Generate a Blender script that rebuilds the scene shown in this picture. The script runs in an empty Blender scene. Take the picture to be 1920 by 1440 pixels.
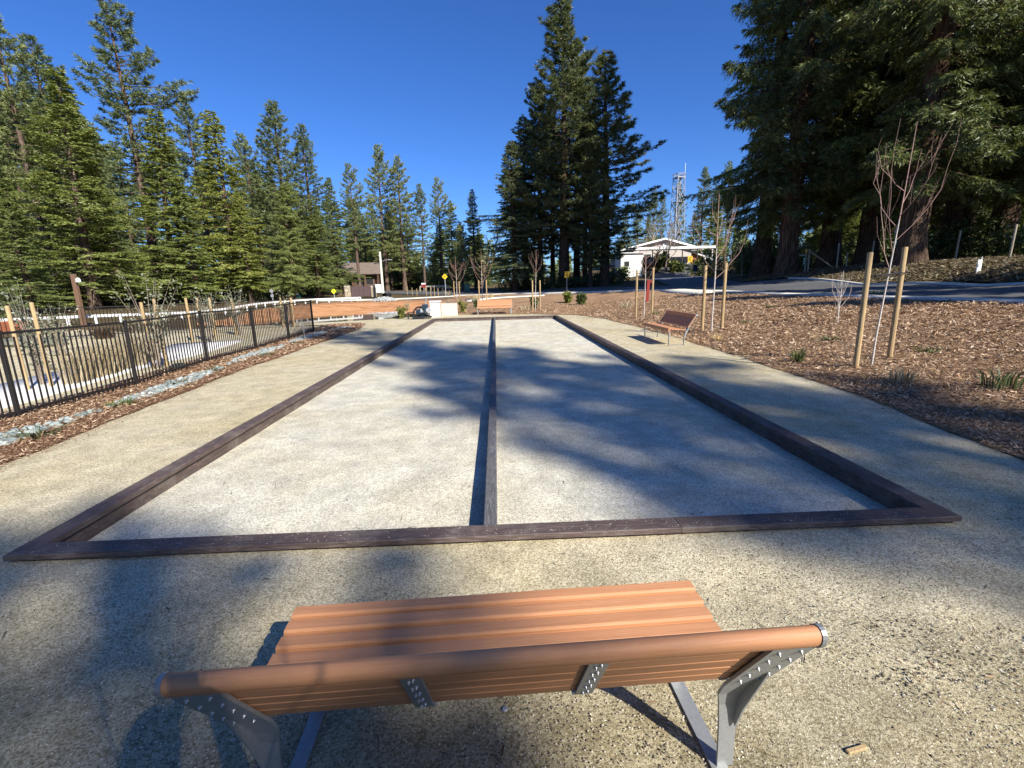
import bpy, math, random
import numpy as np
from mathutils import Vector, Matrix
from mathutils.geometry import delaunay_2d_cdt

scene = bpy.context.scene
col = scene.collection
PI = math.pi
R_ = math.radians

# ------------------------------------------------------------------ camera
CAM_H = 1.65
FL, PITCH, YAW, ROLL = 880.5, 0.21025, 0.029514, 0.026038
fwd = np.array([math.sin(YAW)*math.cos(PITCH), math.cos(YAW)*math.cos(PITCH), -math.sin(PITCH)])
_rt = np.array([math.cos(YAW), -math.sin(YAW), 0.0])
_dn = np.cross(fwd, _rt)
rgt = math.cos(ROLL)*_rt + math.sin(ROLL)*_dn
dwn = -math.sin(ROLL)*_rt + math.cos(ROLL)*_dn
cd = bpy.data.cameras.new('camera')
cam = bpy.data.objects.new('camera', cd)
col.objects.link(cam)
cd.sensor_width = 36.0
cd.lens = FL/1920*36.0
cd.clip_start = 0.02
cd.clip_end = 3000
M = Matrix(((rgt[0], -dwn[0], -fwd[0], 0), (rgt[1], -dwn[1], -fwd[1], 0), (rgt[2], -dwn[2], -fwd[2], CAM_H), (0, 0, 0, 1)))
cam.matrix_world = M
scene.camera = cam

# ------------------------------------------------------------------ light
SUN_EL = R_(36.0)
SUN_AZ = math.atan2(0.6, -0.8)          # clockwise from +Y
w = bpy.data.worlds.new('World')
scene.world = w
w.use_nodes = True
nt = w.node_tree
nt.nodes.clear()
wo = nt.nodes.new('ShaderNodeOutputWorld')
bg = nt.nodes.new('ShaderNodeBackground')
sk = nt.nodes.new('ShaderNodeTexSky')
sk.sky_type = 'NISHITA'
sk.sun_disc = False
sk.sun_elevation = SUN_EL
sk.sun_rotation = SUN_AZ
sk.altitude = 1200
sk.air_density = 1.0
sk.dust_density = 1.2
sk.ozone_density = 2.0
hs = nt.nodes.new('ShaderNodeHueSaturation')
hs.inputs['Saturation'].default_value = 1.18
hs.inputs['Value'].default_value = 1.0
nt.links.new(sk.outputs[0], hs.inputs['Color'])
tint = nt.nodes.new('ShaderNodeMix')
tint.data_type = 'RGBA'
tint.blend_type = 'MULTIPLY'
tint.inputs[0].default_value = 1.0
tint.inputs[7].default_value = (0.59, 0.87, 1.38, 1)
nt.links.new(hs.outputs[0], tint.inputs[6])
nt.links.new(tint.outputs[2], bg.inputs['Color'])
bg.inputs['Strength'].default_value = 0.072
nt.links.new(bg.outputs[0], wo.inputs['Surface'])

sl = bpy.data.lights.new('sun', 'SUN')
sl.energy = 5.0
sl.angle = R_(0.53)
sl.color = (1.0, 0.945, 0.85)
so = bpy.data.objects.new('sun', sl)
col.objects.link(so)
sdir = Vector((math.sin(SUN_AZ)*math.cos(SUN_EL), math.cos(SUN_AZ)*math.cos(SUN_EL), math.sin(SUN_EL)))
so.rotation_euler = sdir.to_track_quat('Z', 'Y').to_euler()
so.location = (0, 0, 40)

scene.view_settings.view_transform = 'Standard'
scene.view_settings.look = 'None'
scene.view_settings.exposure = 0.78
scene.view_settings.gamma = 1.0
scene.view_settings.use_curve_mapping = False
scene.cycles.max_bounces = 6
scene.cycles.diffuse_bounces = 3
scene.cycles.glossy_bounces = 3
scene.cycles.transmission_bounces = 4
scene.cycles.transparent_max_bounces = 6
scene.cycles.use_denoising = True


def W(u, v, z=0.0):
    """Point of the place where the sight line through photo pixel (u, v) meets height z."""
    d = fwd + rgt*(u-960)/FL + dwn*(v-720)/FL
    t = (z-CAM_H)/d[2]
    return np.array([0, 0, CAM_H]) + d*t


def AT(u, v, y):
    d = fwd + rgt*(u-960)/FL + dwn*(v-720)/FL
    return np.array([0, 0, CAM_H]) + d*(y/d[1])


# ------------------------------------------------------------------ helpers
def tag(o, label=None, cat=None, group=None, kind=None):
    if label: o['label'] = label
    if cat: o['category'] = cat
    if group: o['group'] = group
    if kind: o['kind'] = kind
    return o


def empty(name, loc=(0, 0, 0), rz=0.0, label=None, cat=None, group=None):
    o = bpy.data.objects.new(name, None)
    o.empty_display_size = 0.2
    col.objects.link(o)
    o.location = loc
    o.rotation_euler = (0, 0, rz)
    return tag(o, label, cat, group)


def link(name, me, parent=None, loc=None):
    o = bpy.data.objects.new(name, me)
    col.objects.link(o)
    if parent: o.parent = parent
    if loc is not None: o.location = loc
    return o


CHILD = {}


def kids(o):
    return [c for c in bpy.data.objects if c.parent == o]


def copy_tree(o, parent=None):
    c = o.copy()
    col.objects.link(c)
    if parent is not None: c.parent = parent
    for ch in o.children:
        copy_tree(ch, c)
    return c


def mesh_np(name, V, F, mat=None, smooth=False, face_attr=None):
    """V (n,3) float array, F (m,k) int array of equal-size faces."""
    V = np.asarray(V, np.float32)
    F = np.asarray(F, np.int32)
    me = bpy.data.meshes.new(name)
    n, (m, k) = len(V), F.shape
    me.vertices.add(n)
    me.vertices.foreach_set('co', V.ravel())
    me.loops.add(m*k)
    me.loops.foreach_set('vertex_index', F.ravel())
    me.polygons.add(m)
    me.polygons.foreach_set('loop_start', np.arange(0, m*k, k, dtype=np.int32))
    me.polygons.foreach_set('loop_total', np.full(m, k, np.int32))
    if smooth:
        me.polygons.foreach_set('use_smooth', np.ones(m, bool))
    if face_attr is not None:
        a = me.attributes.new('shade', 'FLOAT', 'FACE')
        a.data.foreach_set('value', np.asarray(face_attr, np.float32))
    me.update(calc_edges=True)
    if mat: me.materials.append(mat)
    return me


class MB:
    """Collects shapes for ONE mesh object."""
    def __init__(self):
        self.v, self.f, self.s = [], [], []

    def add(self, vs, fs, smooth=False):
        b = len(self.v)
        self.v += [tuple(map(float, p)) for p in vs]
        self.f += [tuple(b+i for i in f) for f in fs]
        self.s += [smooth]*len(fs)
        return self

    def box(self, c, s, rot=None, bev=0.0):
        sx, sy, sz = s[0]/2, s[1]/2, s[2]/2
        if bev <= 0:
            P = [(-sx, -sy, -sz), (sx, -sy, -sz), (sx, sy, -sz), (-sx, sy, -sz), (-sx, -sy, sz), (sx, -sy, sz), (sx, sy, sz), (-sx, sy, sz)]
            Fc = [(0, 3, 2, 1), (4, 5, 6, 7), (0, 1, 5, 4), (1, 2, 6, 5), (2, 3, 7, 6), (3, 0, 4, 7)]
        else:
            b = min(bev, sx*.9, sy*.9, sz*.9)
            P, idx = [], {}
            for ix in (-1, 1):
                for iy in (-1, 1):
                    for iz in (-1, 1):
                        for ax in range(3):
                            q = [ix*(sx-b), iy*(sy-b), iz*(sz-b)]
                            q[ax] = (ix*sx, iy*sy, iz*sz)[ax]
                            idx[(ix, iy, iz, ax)] = len(P)
                            P.append(tuple(q))
            I = lambda a, b_, c_, d: idx[(a, b_, c_, d)]
            Fc = []
            for sgn in (-1, 1):
                q = [I(sgn, -1, -1, 0), I(sgn, 1, -1, 0), I(sgn, 1, 1, 0), I(sgn, -1, 1, 0)]
                Fc.append(q if sgn > 0 else q[::-1])
                q = [I(-1, sgn, -1, 1), I(1, sgn, -1, 1), I(1, sgn, 1, 1), I(-1, sgn, 1, 1)]
                Fc.append(q[::-1] if sgn > 0 else q)
                q = [I(-1, -1, sgn, 2), I(1, -1, sgn, 2), I(1, 1, sgn, 2), I(-1, 1, sgn, 2)]
                Fc.append(q if sgn > 0 else q[::-1])
            for a in (-1, 1):
                for c_ in (-1, 1):
                    Fc.append((I(a, c_, -1, 0), I(a, c_, 1, 0), I(a, c_, 1, 1), I(a, c_, -1, 1)))
                    Fc.append((I(a, -1, c_, 0), I(a, 1, c_, 0), I(a, 1, c_, 2), I(a, -1, c_, 2)))
                    Fc.append((I(-1, a, c_, 1), I(1, a, c_, 1), I(1, a, c_, 2), I(-1, a, c_, 2)))
            for a in (-1, 1):
                for b_ in (-1, 1):
                    for c_ in (-1, 1):
                        Fc.append((I(a, b_, c_, 0), I(a, b_, c_, 1), I(a, b_, c_, 2)))
        m = rot if rot is not None else Matrix.Identity(3)
        cv = Vector(c)
        return self.add([m @ Vector(p) + cv for p in P], Fc)

    def tube(self, pts, rad, n=8, caps=True, smooth=True, flat=None):
        pts = [Vector(p) for p in pts]
        if not hasattr(rad, '__len__'): rad = [rad]*len(pts)
        vs, fs = [], []
        up = Vector((0.13, 0.21, 1)).normalized()
        prev = None
        for i, p in enumerate(pts):
            d = (pts[min(i+1, len(pts)-1)] - pts[max(i-1, 0)])
            if d.length < 1e-9: d = Vector((0, 0, 1))
            d.normalize()
            if prev is None:
                a = d.cross(up)
                if a.length < 1e-3: a = d.cross(Vector((1, 0, 0)))
            else:
                a = prev - d*prev.dot(d)
            a.normalize(); prev = a
            b = d.cross(a)
            for k in range(n):
                t = 2*PI*k/n
                vs.append(p + a*math.cos(t)*rad[i] + b*math.sin(t)*rad[i])
        for i in range(len(pts)-1):
            for k in range(n):
                fs.append((i*n+k, i*n+(k+1) % n, (i+1)*n+(k+1) % n, (i+1)*n+k))
        self.add(vs, fs, smooth)
        if caps:
            self.add(vs[:n], [tuple(range(n))[::-1]]); self.add(vs[-n:], [tuple(range(n))])
        return self

    def extrude_profile(self, prof, x0, x1, smooth=False):
        """prof: closed list of (y,z), extruded along x."""
        n = len(prof)
        vs = [(x0, y, z) for y, z in prof] + [(x1, y, z) for y, z in prof]
        fs = [(i, (i+1) % n, n+(i+1) % n, n+i) for i in range(n)]
        self.add(vs, fs, smooth)
        self.add(vs[:n], [tuple(range(n))[::-1]]); self.add(vs[n:], [tuple(range(n))])
        return self

    def prism(self, poly, z0, z1):
        n = len(poly)
        vs = [(x, y, z0) for x, y in poly] + [(x, y, z1) for x, y in poly]
        fs = [(i, (i+1) % n, n+(i+1) % n, n+i) for i in range(n)] + [tuple(range(n))[::-1], tuple(range(n, 2*n))]
        return self.add(vs, fs)

    def mesh(self, name, mat):
        me = bpy.data.meshes.new(name)
        me.from_pydata(self.v, [], self.f)
        me.polygons.foreach_set('use_smooth', self.s)
        me.update()
        if mat: me.materials.append(mat)
        return me

    def build(self, name, mat, parent=None, loc=None):
        return link(name, self.mesh(name, mat), parent, loc)


# ------------------------------------------------------------------ materials
def newmat(name):
    m = bpy.data.materials.new(name)
    m.use_nodes = True
    t = m.node_tree
    b = t.nodes['Principled BSDF']
    return m, t, b


def N(t, typ, **kw):
    n = t.nodes.new(typ)
    for k, v in kw.items():
        if k in n.inputs: n.inputs[k].default_value = v
        else: setattr(n, k, v)
    return n


def coords(t, kind='Object'):
    if kind == 'World':
        return N(t, 'ShaderNodeNewGeometry').outputs['Position']
    return N(t, 'ShaderNodeTexCoord').outputs[kind]


def noise(t, co, scale, detail=3.0, rough=0.55, dist=0.0, vec_scale=None):
    n = N(t, 'ShaderNodeTexNoise', Scale=scale, Detail=detail, Roughness=rough, Distortion=dist)
    if vec_scale is not None:
        mp = N(t, 'ShaderNodeMapping'); mp.inputs['Scale'].default_value = vec_scale
        t.links.new(co, mp.inputs['Vector']); co = mp.outputs[0]
    t.links.new(co, n.inputs['Vector'])
    return n.outputs['Fac']


def ramp(t, fac, stops):
    r = N(t, 'ShaderNodeValToRGB')
    e = r.color_ramp.elements
    while len(e) < len(stops): e.new(0.5)
    for el, (p, c) in zip(e, stops):
        el.position = p
        el.color = (*c, 1) if len(c) == 3 else c
    t.links.new(fac, r.inputs['Fac'])
    return r.outputs['Color']


def mixc(t, fac, a, b, mode='MIX'):
    m = N(t, 'ShaderNodeMix', data_type='RGBA', blend_type=mode)
    for s, v in (('A', a), ('B', b)):
        i = [x for x in m.inputs if x.name == s and x.type == 'RGBA'][0]
        if isinstance(v, tuple): i.default_value = (*v, 1)
        else: t.links.new(v, i)
    f = [x for x in m.inputs if x.name == 'Factor' and x.type == 'VALUE'][0]
    if isinstance(fac, (int, float)): f.default_value = fac
    else: t.links.new(fac, f)
    return [x for x in m.outputs if x.type == 'RGBA'][0]


def bump(t, b, h, strength=0.5, dist=0.01):
    n = N(t, 'ShaderNodeBump', Strength=strength, Distance=dist)
    t.links.new(h, n.inputs['Height'])
    t.links.new(n.outputs[0], b.inputs['Normal'])
    return n


def mth(t, op, a, b=0.0):
    m = N(t, 'ShaderNodeMath', operation=op)
    for i, v in enumerate((a, b)):
        if isinstance(v, (int, float)): m.inputs[i].default_value = v
        else: t.links.new(v, m.inputs[i])
    return m.outputs[0]


def granular(name, dark, mid, light, stain, grain=170.0, bstr=0.6, stain_amt=0.5, contrast=(0.22, 0.80), near_shade_scuffs=False):
    """Fine crushed stone."""
    m, t, b = newmat(name)
    co = coords(t, 'World')
    g1 = noise(t, co, grain*1.3, 1.0, 0.6)
    g2 = noise(t, co, grain*0.5, 1.0, 0.5)
    vo = N(t, 'ShaderNodeTexVoronoi', Scale=grain*0.85); t.links.new(co, vo.inputs['Vector'])
    sep = N(t, 'ShaderNodeSeparateColor'); t.links.new(vo.outputs['Color'], sep.inputs[0])
    f = mth(t, 'ADD', mth(t, 'MULTIPLY', g1, 0.40), mth(t, 'MULTIPLY', sep.outputs[0], 0.45))
    f = mth(t, 'ADD', f, mth(t, 'MULTIPLY', g2, 0.15))
    c = ramp(t, f, [(contrast[0], dark), (0.5, mid), (contrast[1], light)])
    big = noise(t, co, 0.55, 5.0, 0.62, 0.4)
    bigr = ramp(t, big, [(0.42, (0, 0, 0)), (0.68, (1, 1, 1))])
    mid_ = noise(t, co, 3.2, 4.0, 0.65)
    midr = ramp(t, mid_, [(0.35, (0.80, 0.80, 0.80)), (0.65, (1.12, 1.12, 1.12))])
    c = mixc(t, mth(t, 'MULTIPLY', bigr, stain_amt), c, mixc(t, 1.0, c, stain, 'MULTIPLY'))
    c = mixc(t, 1.0, c, midr, 'MULTIPLY')
    if near_shade_scuffs:
        # lens falloff and grain shade painted into near granite: ragged edge, browner scuffs inside
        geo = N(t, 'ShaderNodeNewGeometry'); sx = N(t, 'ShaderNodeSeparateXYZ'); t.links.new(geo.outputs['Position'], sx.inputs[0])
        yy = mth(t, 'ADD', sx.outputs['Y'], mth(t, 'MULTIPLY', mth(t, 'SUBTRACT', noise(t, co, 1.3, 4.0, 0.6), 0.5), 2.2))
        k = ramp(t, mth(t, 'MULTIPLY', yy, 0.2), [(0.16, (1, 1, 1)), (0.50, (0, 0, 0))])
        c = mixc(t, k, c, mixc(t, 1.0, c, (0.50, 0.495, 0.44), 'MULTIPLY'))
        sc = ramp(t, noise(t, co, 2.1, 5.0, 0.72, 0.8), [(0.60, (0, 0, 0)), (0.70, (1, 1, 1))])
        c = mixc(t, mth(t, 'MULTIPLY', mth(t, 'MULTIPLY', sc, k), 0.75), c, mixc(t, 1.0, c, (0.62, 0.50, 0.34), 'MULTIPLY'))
    t.links.new(c, b.inputs['Base Color'])
    b.inputs['Roughness'].default_value = 0.95
    b.inputs['Specular IOR Level'].default_value = 0.15
    h = mth(t, 'ADD', mth(t, 'MULTIPLY', f, 1.0), mth(t, 'MULTIPLY', noise(t, co, 9, 3.0), 0.8))
    bump(t, b, h, bstr, 0.012)
    return m


M_PATH = granular('decomposed_granite', (0.25, 0.205, 0.125), (0.54, 0.475, 0.325), (0.80, 0.73, 0.54), (0.86, 0.79, 0.60), 150, 0.75, 0.7, near_shade_scuffs=True)
M_COURT = granular('crushed_shell_court', (0.29, 0.27, 0.205), (0.575, 0.545, 0.44), (0.79, 0.76, 0.64), (0.93, 0.86, 0.70), 130, 0.5, 0.6)


def mulch_mat(name, a, b_, c_):
    m, t, b = newmat(name)
    co = coords(t, 'World')
    n1 = noise(t, co, 26, 4.0, 0.72, 1.2, (0.55, 1.3, 1))
    n2 = noise(t, co, 70, 3.0, 0.7, 0.8, (1.3, 0.5, 1))
    f = mth(t, 'ADD', mth(t, 'MULTIPLY', n1, 0.55), mth(t, 'MULTIPLY', n2, 0.45))
    c = ramp(t, f, [(0.32, a), (0.5, b_), (0.68, c_)])
    big = ramp(t, noise(t, co, 0.5, 4.0), [(0.35, (0.72, 0.70, 0.70)), (0.7, (1.1, 1.08, 1.05))])
    c = mixc(t, 1.0, c, big, 'MULTIPLY')
    t.links.new(c, b.inputs['Base Color'])
    b.inputs['Roughness'].default_value = 0.95
    b.inputs['Specular IOR Level'].default_value = 0.1
    bump(t, b, f, 1.0, 0.05)
    return m


M_MULCH = mulch_mat('bark_mulch', (0.075, 0.042, 0.022), (0.36, 0.225, 0.130), (0.66, 0.49, 0.33))
M_MULCH2 = mulch_mat('red_bark_mulch', (0.045, 0.020, 0.010), (0.22, 0.11, 0.060), (0.44, 0.26, 0.155))
M_DUFF = mulch_mat('forest_duff', (0.03, 0.024, 0.012), (0.11, 0.085, 0.045), (0.26, 0.20, 0.11))
M_BANK = mulch_mat('dry_grass_bank', (0.05, 0.038, 0.018), (0.20, 0.155, 0.085), (0.36, 0.29, 0.17))


def simple(name, colr, rough=0.7, metal=0.0, nscale=0, namt=0.25, bstr=0.0, spec=0.4, stretch=None, kind='Object'):
    m, t, b = newmat(name)
    b.inputs['Roughness'].default_value = rough
    b.inputs['Metallic'].default_value = metal
    b.inputs['Specular IOR Level'].default_value = spec
    if nscale:
        co = coords(t, kind)
        n = noise(t, co, nscale, 4.0, 0.62, 0.3, stretch)
        d = tuple(x*(1-namt) for x in colr); l = tuple(min(1, x*(1+namt)) for x in colr)
        c = ramp(t, n, [(0.3, d), (0.7, l)])
        rnd = N(t, 'ShaderNodeObjectInfo').outputs['Random']
        rr = ramp(t, rnd, [(0, (0.86, 0.86, 0.86)), (1, (1.1, 1.1, 1.1))])
        c = mixc(t, 1.0, c, rr, 'MULTIPLY')
        t.links.new(c, b.inputs['Base Color'])
        if bstr: bump(t, b, n, bstr, 0.01)
    else:
        b.inputs['Base Color'].default_value = (*colr, 1)
    return m


def clay_mat():
    m, t, b = newmat('red_clay')
    co = coords(t, 'World')
    n = noise(t, co, 1.1, 6.0, 0.65, 0.5, (0.5, 1, 3))
    c = ramp(t, n, [(0.3, (0.27, 0.115, 0.045)), (0.5, (0.50, 0.235, 0.095)), (0.75, (0.60, 0.35, 0.18))])
    # a band of grey silt near the water line
    geo = N(t, 'ShaderNodeNewGeometry'); sx = N(t, 'ShaderNodeSeparateXYZ'); t.links.new(geo.outputs['Position'], sx.inputs[0])
    hz = mth(t, 'ADD', sx.outputs['Z'], mth(t, 'MULTIPLY', n, 0.35))
    k = ramp(t, mth(t, 'ADD', hz, 1.0), [(0.60, (1, 1, 1)), (0.80, (0, 0, 0))])
    c = mixc(t, k, c, (0.20, 0.16, 0.085))
    k2 = ramp(t, hz, [(0.36, (0, 0, 0)), (0.52, (1, 1, 1))])
    c = mixc(t, k2, c, (0.17, 0.10, 0.06))
    t.links.new(c, b.inputs['Base Color'])
    b.inputs['Roughness'].default_value = 0.95
    bump(t, b, n, 0.8, 0.12)
    return m


M_CLAY = clay_mat()


def asphalt_mat():
    m, t, b = newmat('asphalt')
    co = coords(t, 'World')
    n = noise(t, co, 90, 2.0, 0.7)
    c = ramp(t, n, [(0.3, (0.065, 0.066, 0.07)), (0.7, (0.13, 0.13, 0.13))])
    big = ramp(t, noise(t, co, 0.35, 4.0), [(0.35, (0.8, 0.8, 0.82)), (0.7, (1.15, 1.15, 1.12))])
    t.links.new(mixc(t, 1.0, c, big, 'MULTIPLY'), b.inputs['Base Color'])
    b.inputs['Roughness'].default_value = 0.85
    bump(t, b, n, 0.3, 0.01)
    return m


M_ASPH = asphalt_mat()
M_CONC = simple('pale_concrete', (0.58, 0.55, 0.47), 0.9, 0, 3.0, 0.14, 0.15, 0.2, kind='Object')
M_WALK = simple('white_concrete', (0.74, 0.73, 0.70), 0.9, 0, 2.5, 0.1, 0.1, 0.2)
M_WHITE = simple('white_paint', (0.80, 0.80, 0.78), 0.6, 0, 2.0, 0.05)


def water_mat():
    m, t, b = newmat('pond_water')
    co = coords(t, 'World')
    b.inputs['Base Color'].default_value = (0.035, 0.045, 0.018, 1)
    b.inputs['Roughness'].default_value = 0.04
    b.inputs['IOR'].default_value = 1.33
    b.inputs['Specular IOR Level'].default_value = 0.5
    bump(t, b, noise(t, co, 3.0, 3.0, 0.5, 0, (1, 0.35, 1)), 0.02, 0.02)
    return m


M_WATER = water_mat()


def timber_mat(name='composite_timber', base=(0.092, 0.066, 0.058)):
    """Embossed grain of a composite deck board (x = along the board)."""
    m, t, b = newmat(name)
    co = coords(t, 'Object')
    mp = N(t, 'ShaderNodeMapping'); mp.inputs['Scale'].default_value = (1.6, 16, 16)
    oi = N(t, 'ShaderNodeObjectInfo')
    off = N(t, 'ShaderNodeVectorMath', operation='ADD')
    t.links.new(co, off.inputs[0])
    cmb = N(t, 'ShaderNodeCombineXYZ'); t.links.new(mth(t, 'MULTIPLY', oi.outputs['Random'], 40.0), cmb.inputs[0])
    t.links.new(cmb.outputs[0], off.inputs[1])
    t.links.new(off.outputs[0], mp.inputs['Vector'])
    nz = N(t, 'ShaderNodeTexNoise', Scale=1.0, Detail=3.0, Roughness=0.5, Distortion=0.6)
    t.links.new(mp.outputs[0], nz.inputs['Vector'])
    rings = mth(t, 'FRACT', mth(t, 'MULTIPLY', nz.outputs['Fac'], 9.0))
    rings = mth(t, 'ABSOLUTE', mth(t, 'SUBTRACT', rings, 0.5))
    dust = noise(t, co, 4.0, 5.0, 0.7)
    fine = noise(t, co, 120.0, 2.0, 0.6)
    c = ramp(t, rings, [(0.0, tuple(x*1.75 for x in base)), (0.16, base), (0.5, tuple(x*0.82 for x in base))])
    dr = ramp(t, mth(t, 'ADD', mth(t, 'MULTIPLY', dust, 0.75), mth(t, 'MULTIPLY', fine, 0.25)), [(0.50, (0, 0, 0)), (0.72, (1, 1, 1))])
    c = mixc(t, mth(t, 'MULTIPLY', dr, 0.6), c, (0.25, 0.22, 0.185))
    t.links.new(c, b.inputs['Base Color'])
    b.inputs['Roughness'].default_value = 0.62
    b.inputs['Specular IOR Level'].default_value = 0.35
    bump(t, b, rings, 0.35, 0.004)
    return m


M_TIMB = timber_mat()
M_TIMB2 = timber_mat('weathered_divider_timber', (0.10, 0.098, 0.10))


def slat_mat():
    m, t, b = newmat('orange_composite_slat')
    co = coords(t, 'Object')
    n = noise(t, co, 9.0, 6.0, 0.75, 0.5, (0.35, 9, 9))
    n2 = noise(t, co, 5.0, 5.0, 0.75)
    c = ramp(t, n, [(0.3, (0.43, 0.195, 0.088)), (0.7, (0.57, 0.28, 0.138))])
    d = ramp(t, n2, [(0.52, (0, 0, 0)), (0.75, (1, 1, 1))])
    c = mixc(t, mth(t, 'MULTIPLY', d, 0.22), c, (0.60, 0.37, 0.23))
    rnd = N(t, 'ShaderNodeObjectInfo').outputs['Random']
    c = mixc(t, 1.0, c, ramp(t, rnd, [(0, (0.93, 0.93, 0.93)), (1, (1.06, 1.05, 1.04))]), 'MULTIPLY')
    t.links.new(c, b.inputs['Base Color'])
    b.inputs['Roughness'].default_value = 0.62
    b.inputs['Specular IOR Level'].default_value = 0.4
    bump(t, b, noise(t, co, 160, 2, 0.6), 0.06, 0.003)
    return m


M_SLAT = slat_mat()
M_SLATD = simple('dark_red_brown_slat', (0.17, 0.062, 0.038), 0.5, 0, 6.0, 0.12)
M_STEEL = simple('satin_grey_steel', (0.34, 0.35, 0.35), 0.45, 0.45, 60.0, 0.10, 0.05)
M_BOLT = simple('bright_bolt', (0.42, 0.42, 0.41), 0.4, 0.7)
M_BLACK = simple('black_fence_paint', (0.018, 0.016, 0.016), 0.45, 0.0, 20, 0.2, spec=0.4)
M_STAKE = simple('lodgepole_stake', (0.40, 0.285, 0.15), 0.8, 0, 9.0, 0.28, 0.3, 0.2, (6, 6, 0.5))
M_GREYWOOD = simple('weathered_post', (0.32, 0.28, 0.21), 0.9, 0, 6.0, 0.3, 0.3, 0.2, (6, 6, 0.6))
M_BROWNPOST = simple('brown_wood_post', (0.19, 0.115, 0.075), 0.85, 0, 6.0, 0.3, 0.3, 0.2, (6, 6, 0.6))
M_RED = simple('faded_red_paint', (0.22, 0.020, 0.016), 0.6, 0, 5.0, 0.15)
M_YEL = simple('yellow_sign_face', (0.78, 0.47, 0.02), 0.5)
M_LIME = simple('lime_yellow_sign_face', (0.72, 0.80, 0.03), 0.5)
M_INK = simple('black_sign_ink', (0.012, 0.012, 0.012), 0.6)
M_GREEN = simple('green_sign_face', (0.010, 0.15, 0.085), 0.5)
M_TEAL = simple('teal_sign_face', (0.02, 0.22, 0.22), 0.5)
M_BLUE = simple('dark_blue_sign_face', (0.015, 0.03, 0.10), 0.5)
M_GALV = simple('galvanised_metal', (0.36, 0.37, 0.385), 0.55, 0.3, 12, 0.12)
M_BOXG = simple('green_cabinet_paint', (0.10, 0.21, 0.14), 0.6, 0, 2, 0.1)
M_RUBBER = simple('black_rubber', (0.02, 0.02, 0.022), 0.6)
M_ENGINE = simple('dark_blue_engine', (0.03, 0.055, 0.085), 0.4, 0.3, 12, 0.4)
M_STRAP = simple('black_tie_strap', (0.012, 0.012, 0.012), 0.7)


def rock_mat(name, a, b_, c_, sc=5.0):
    m, t, b = newmat(name)
    co = coords(t, 'World')
    n = noise(t, co, sc, 6.0, 0.7, 0.6)
    c = ramp(t, n, [(0.3, a), (0.52, b_), (0.72, c_)])
    rnd = N(t, 'ShaderNodeObjectInfo').outputs['Random']
    c = mixc(t, 1.0, c, ramp(t, rnd, [(0, (0.68, 0.70, 0.70)), (1, (1.28, 1.25, 1.22))]), 'MULTIPLY')
    t.links.new(c, b.inputs['Base Color'])
    b.inputs['Roughness'].default_value = 0.85
    bump(t, b, n, 0.6, 0.02)
    return m


M_BLUEROCK = rock_mat('blue_green_rock', (0.13, 0.16, 0.155), (0.27, 0.31, 0.30), (0.46, 0.49, 0.47))
M_BOULDER = rock_mat('grey_boulder', (0.07, 0.08, 0.06), (0.17, 0.17, 0.13), (0.30, 0.29, 0.23), 3.0)
M_RIPRAP = rock_mat('riprap', (0.22, 0.23, 0.22), (0.42, 0.43, 0.42), (0.62, 0.62, 0.60), 4.0)


def bark_mat(name, a, b_, c_):
    m, t, b = newmat(name)
    co = coords(t, 'Object')
    n = noise(t, co, 5.0, 5.0, 0.7, 0.6, (2.2, 2.2, 0.28))
    c = ramp(t, n, [(0.36, a), (0.52, b_), (0.70, c_)])
    t.links.new(c, b.inputs['Base Color'])
    b.inputs['Roughness'].default_value = 0.95
    b.inputs['Specular IOR Level'].default_value = 0.1
    bump(t, b, n, 1.0, 0.10)
    return m


M_BARK = bark_mat('cedar_bark', (0.03, 0.020, 0.014), (0.115, 0.075, 0.050), (0.24, 0.165, 0.115))
M_BARKP = bark_mat('pine_bark', (0.05, 0.035, 0.026), (0.15, 0.105, 0.078), (0.26, 0.20, 0.155))


def leaf_mat(name, dark, mid, light, trans=0.25, rnd_amt=0.25):
    m = bpy.data.materials.new(name)
    m.use_nodes = True
    t = m.node_tree
    t.nodes.clear()
    out = N(t, 'ShaderNodeOutputMaterial')
    at = N(t, 'ShaderNodeAttribute', attribute_name='shade')
    c = ramp(t, at.outputs['Fac'], [(0.0, dark), (0.5, mid), (1.0, light)])
    rnd = N(t, 'ShaderNodeObjectInfo').outputs['Random']
    rr = ramp(t, rnd, [(0, (1-rnd_amt, 1-rnd_amt*0.8, 1-rnd_amt*0.4)), (0.5, (1.0, 1.0, 1.0)), (1, (1+rnd_amt, 1+rnd_amt*0.7, 1.0))])
    c = mixc(t, 1.0, c, rr, 'MULTIPLY')
    d = N(t, 'ShaderNodeBsdfDiffuse'); t.links.new(c, d.inputs['Color'])
    tr = N(t, 'ShaderNodeBsdfTranslucent'); t.links.new(mixc(t, 1.0, c, (1.15, 1.1, 0.6), 'MULTIPLY'), tr.inputs['Color'])
    g = N(t, 'ShaderNodeBsdfGlossy', Roughness=0.45); g.inputs['Color'].default_value = (0.9, 0.95, 0.9, 1)
    m1 = N(t, 'ShaderNodeMixShader'); m1.inputs[0].default_value = trans
    t.links.new(d.outputs[0], m1.inputs[1]); t.links.new(tr.outputs[0], m1.inputs[2])
    m2 = N(t, 'ShaderNodeMixShader'); m2.inputs[0].default_value = 0.03
    t.links.new(m1.outputs[0], m2.inputs[1]); t.links.new(g.outputs[0], m2.inputs[2])
    t.links.new(m2.outputs[0], out.inputs['Surface'])
    return m


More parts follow.
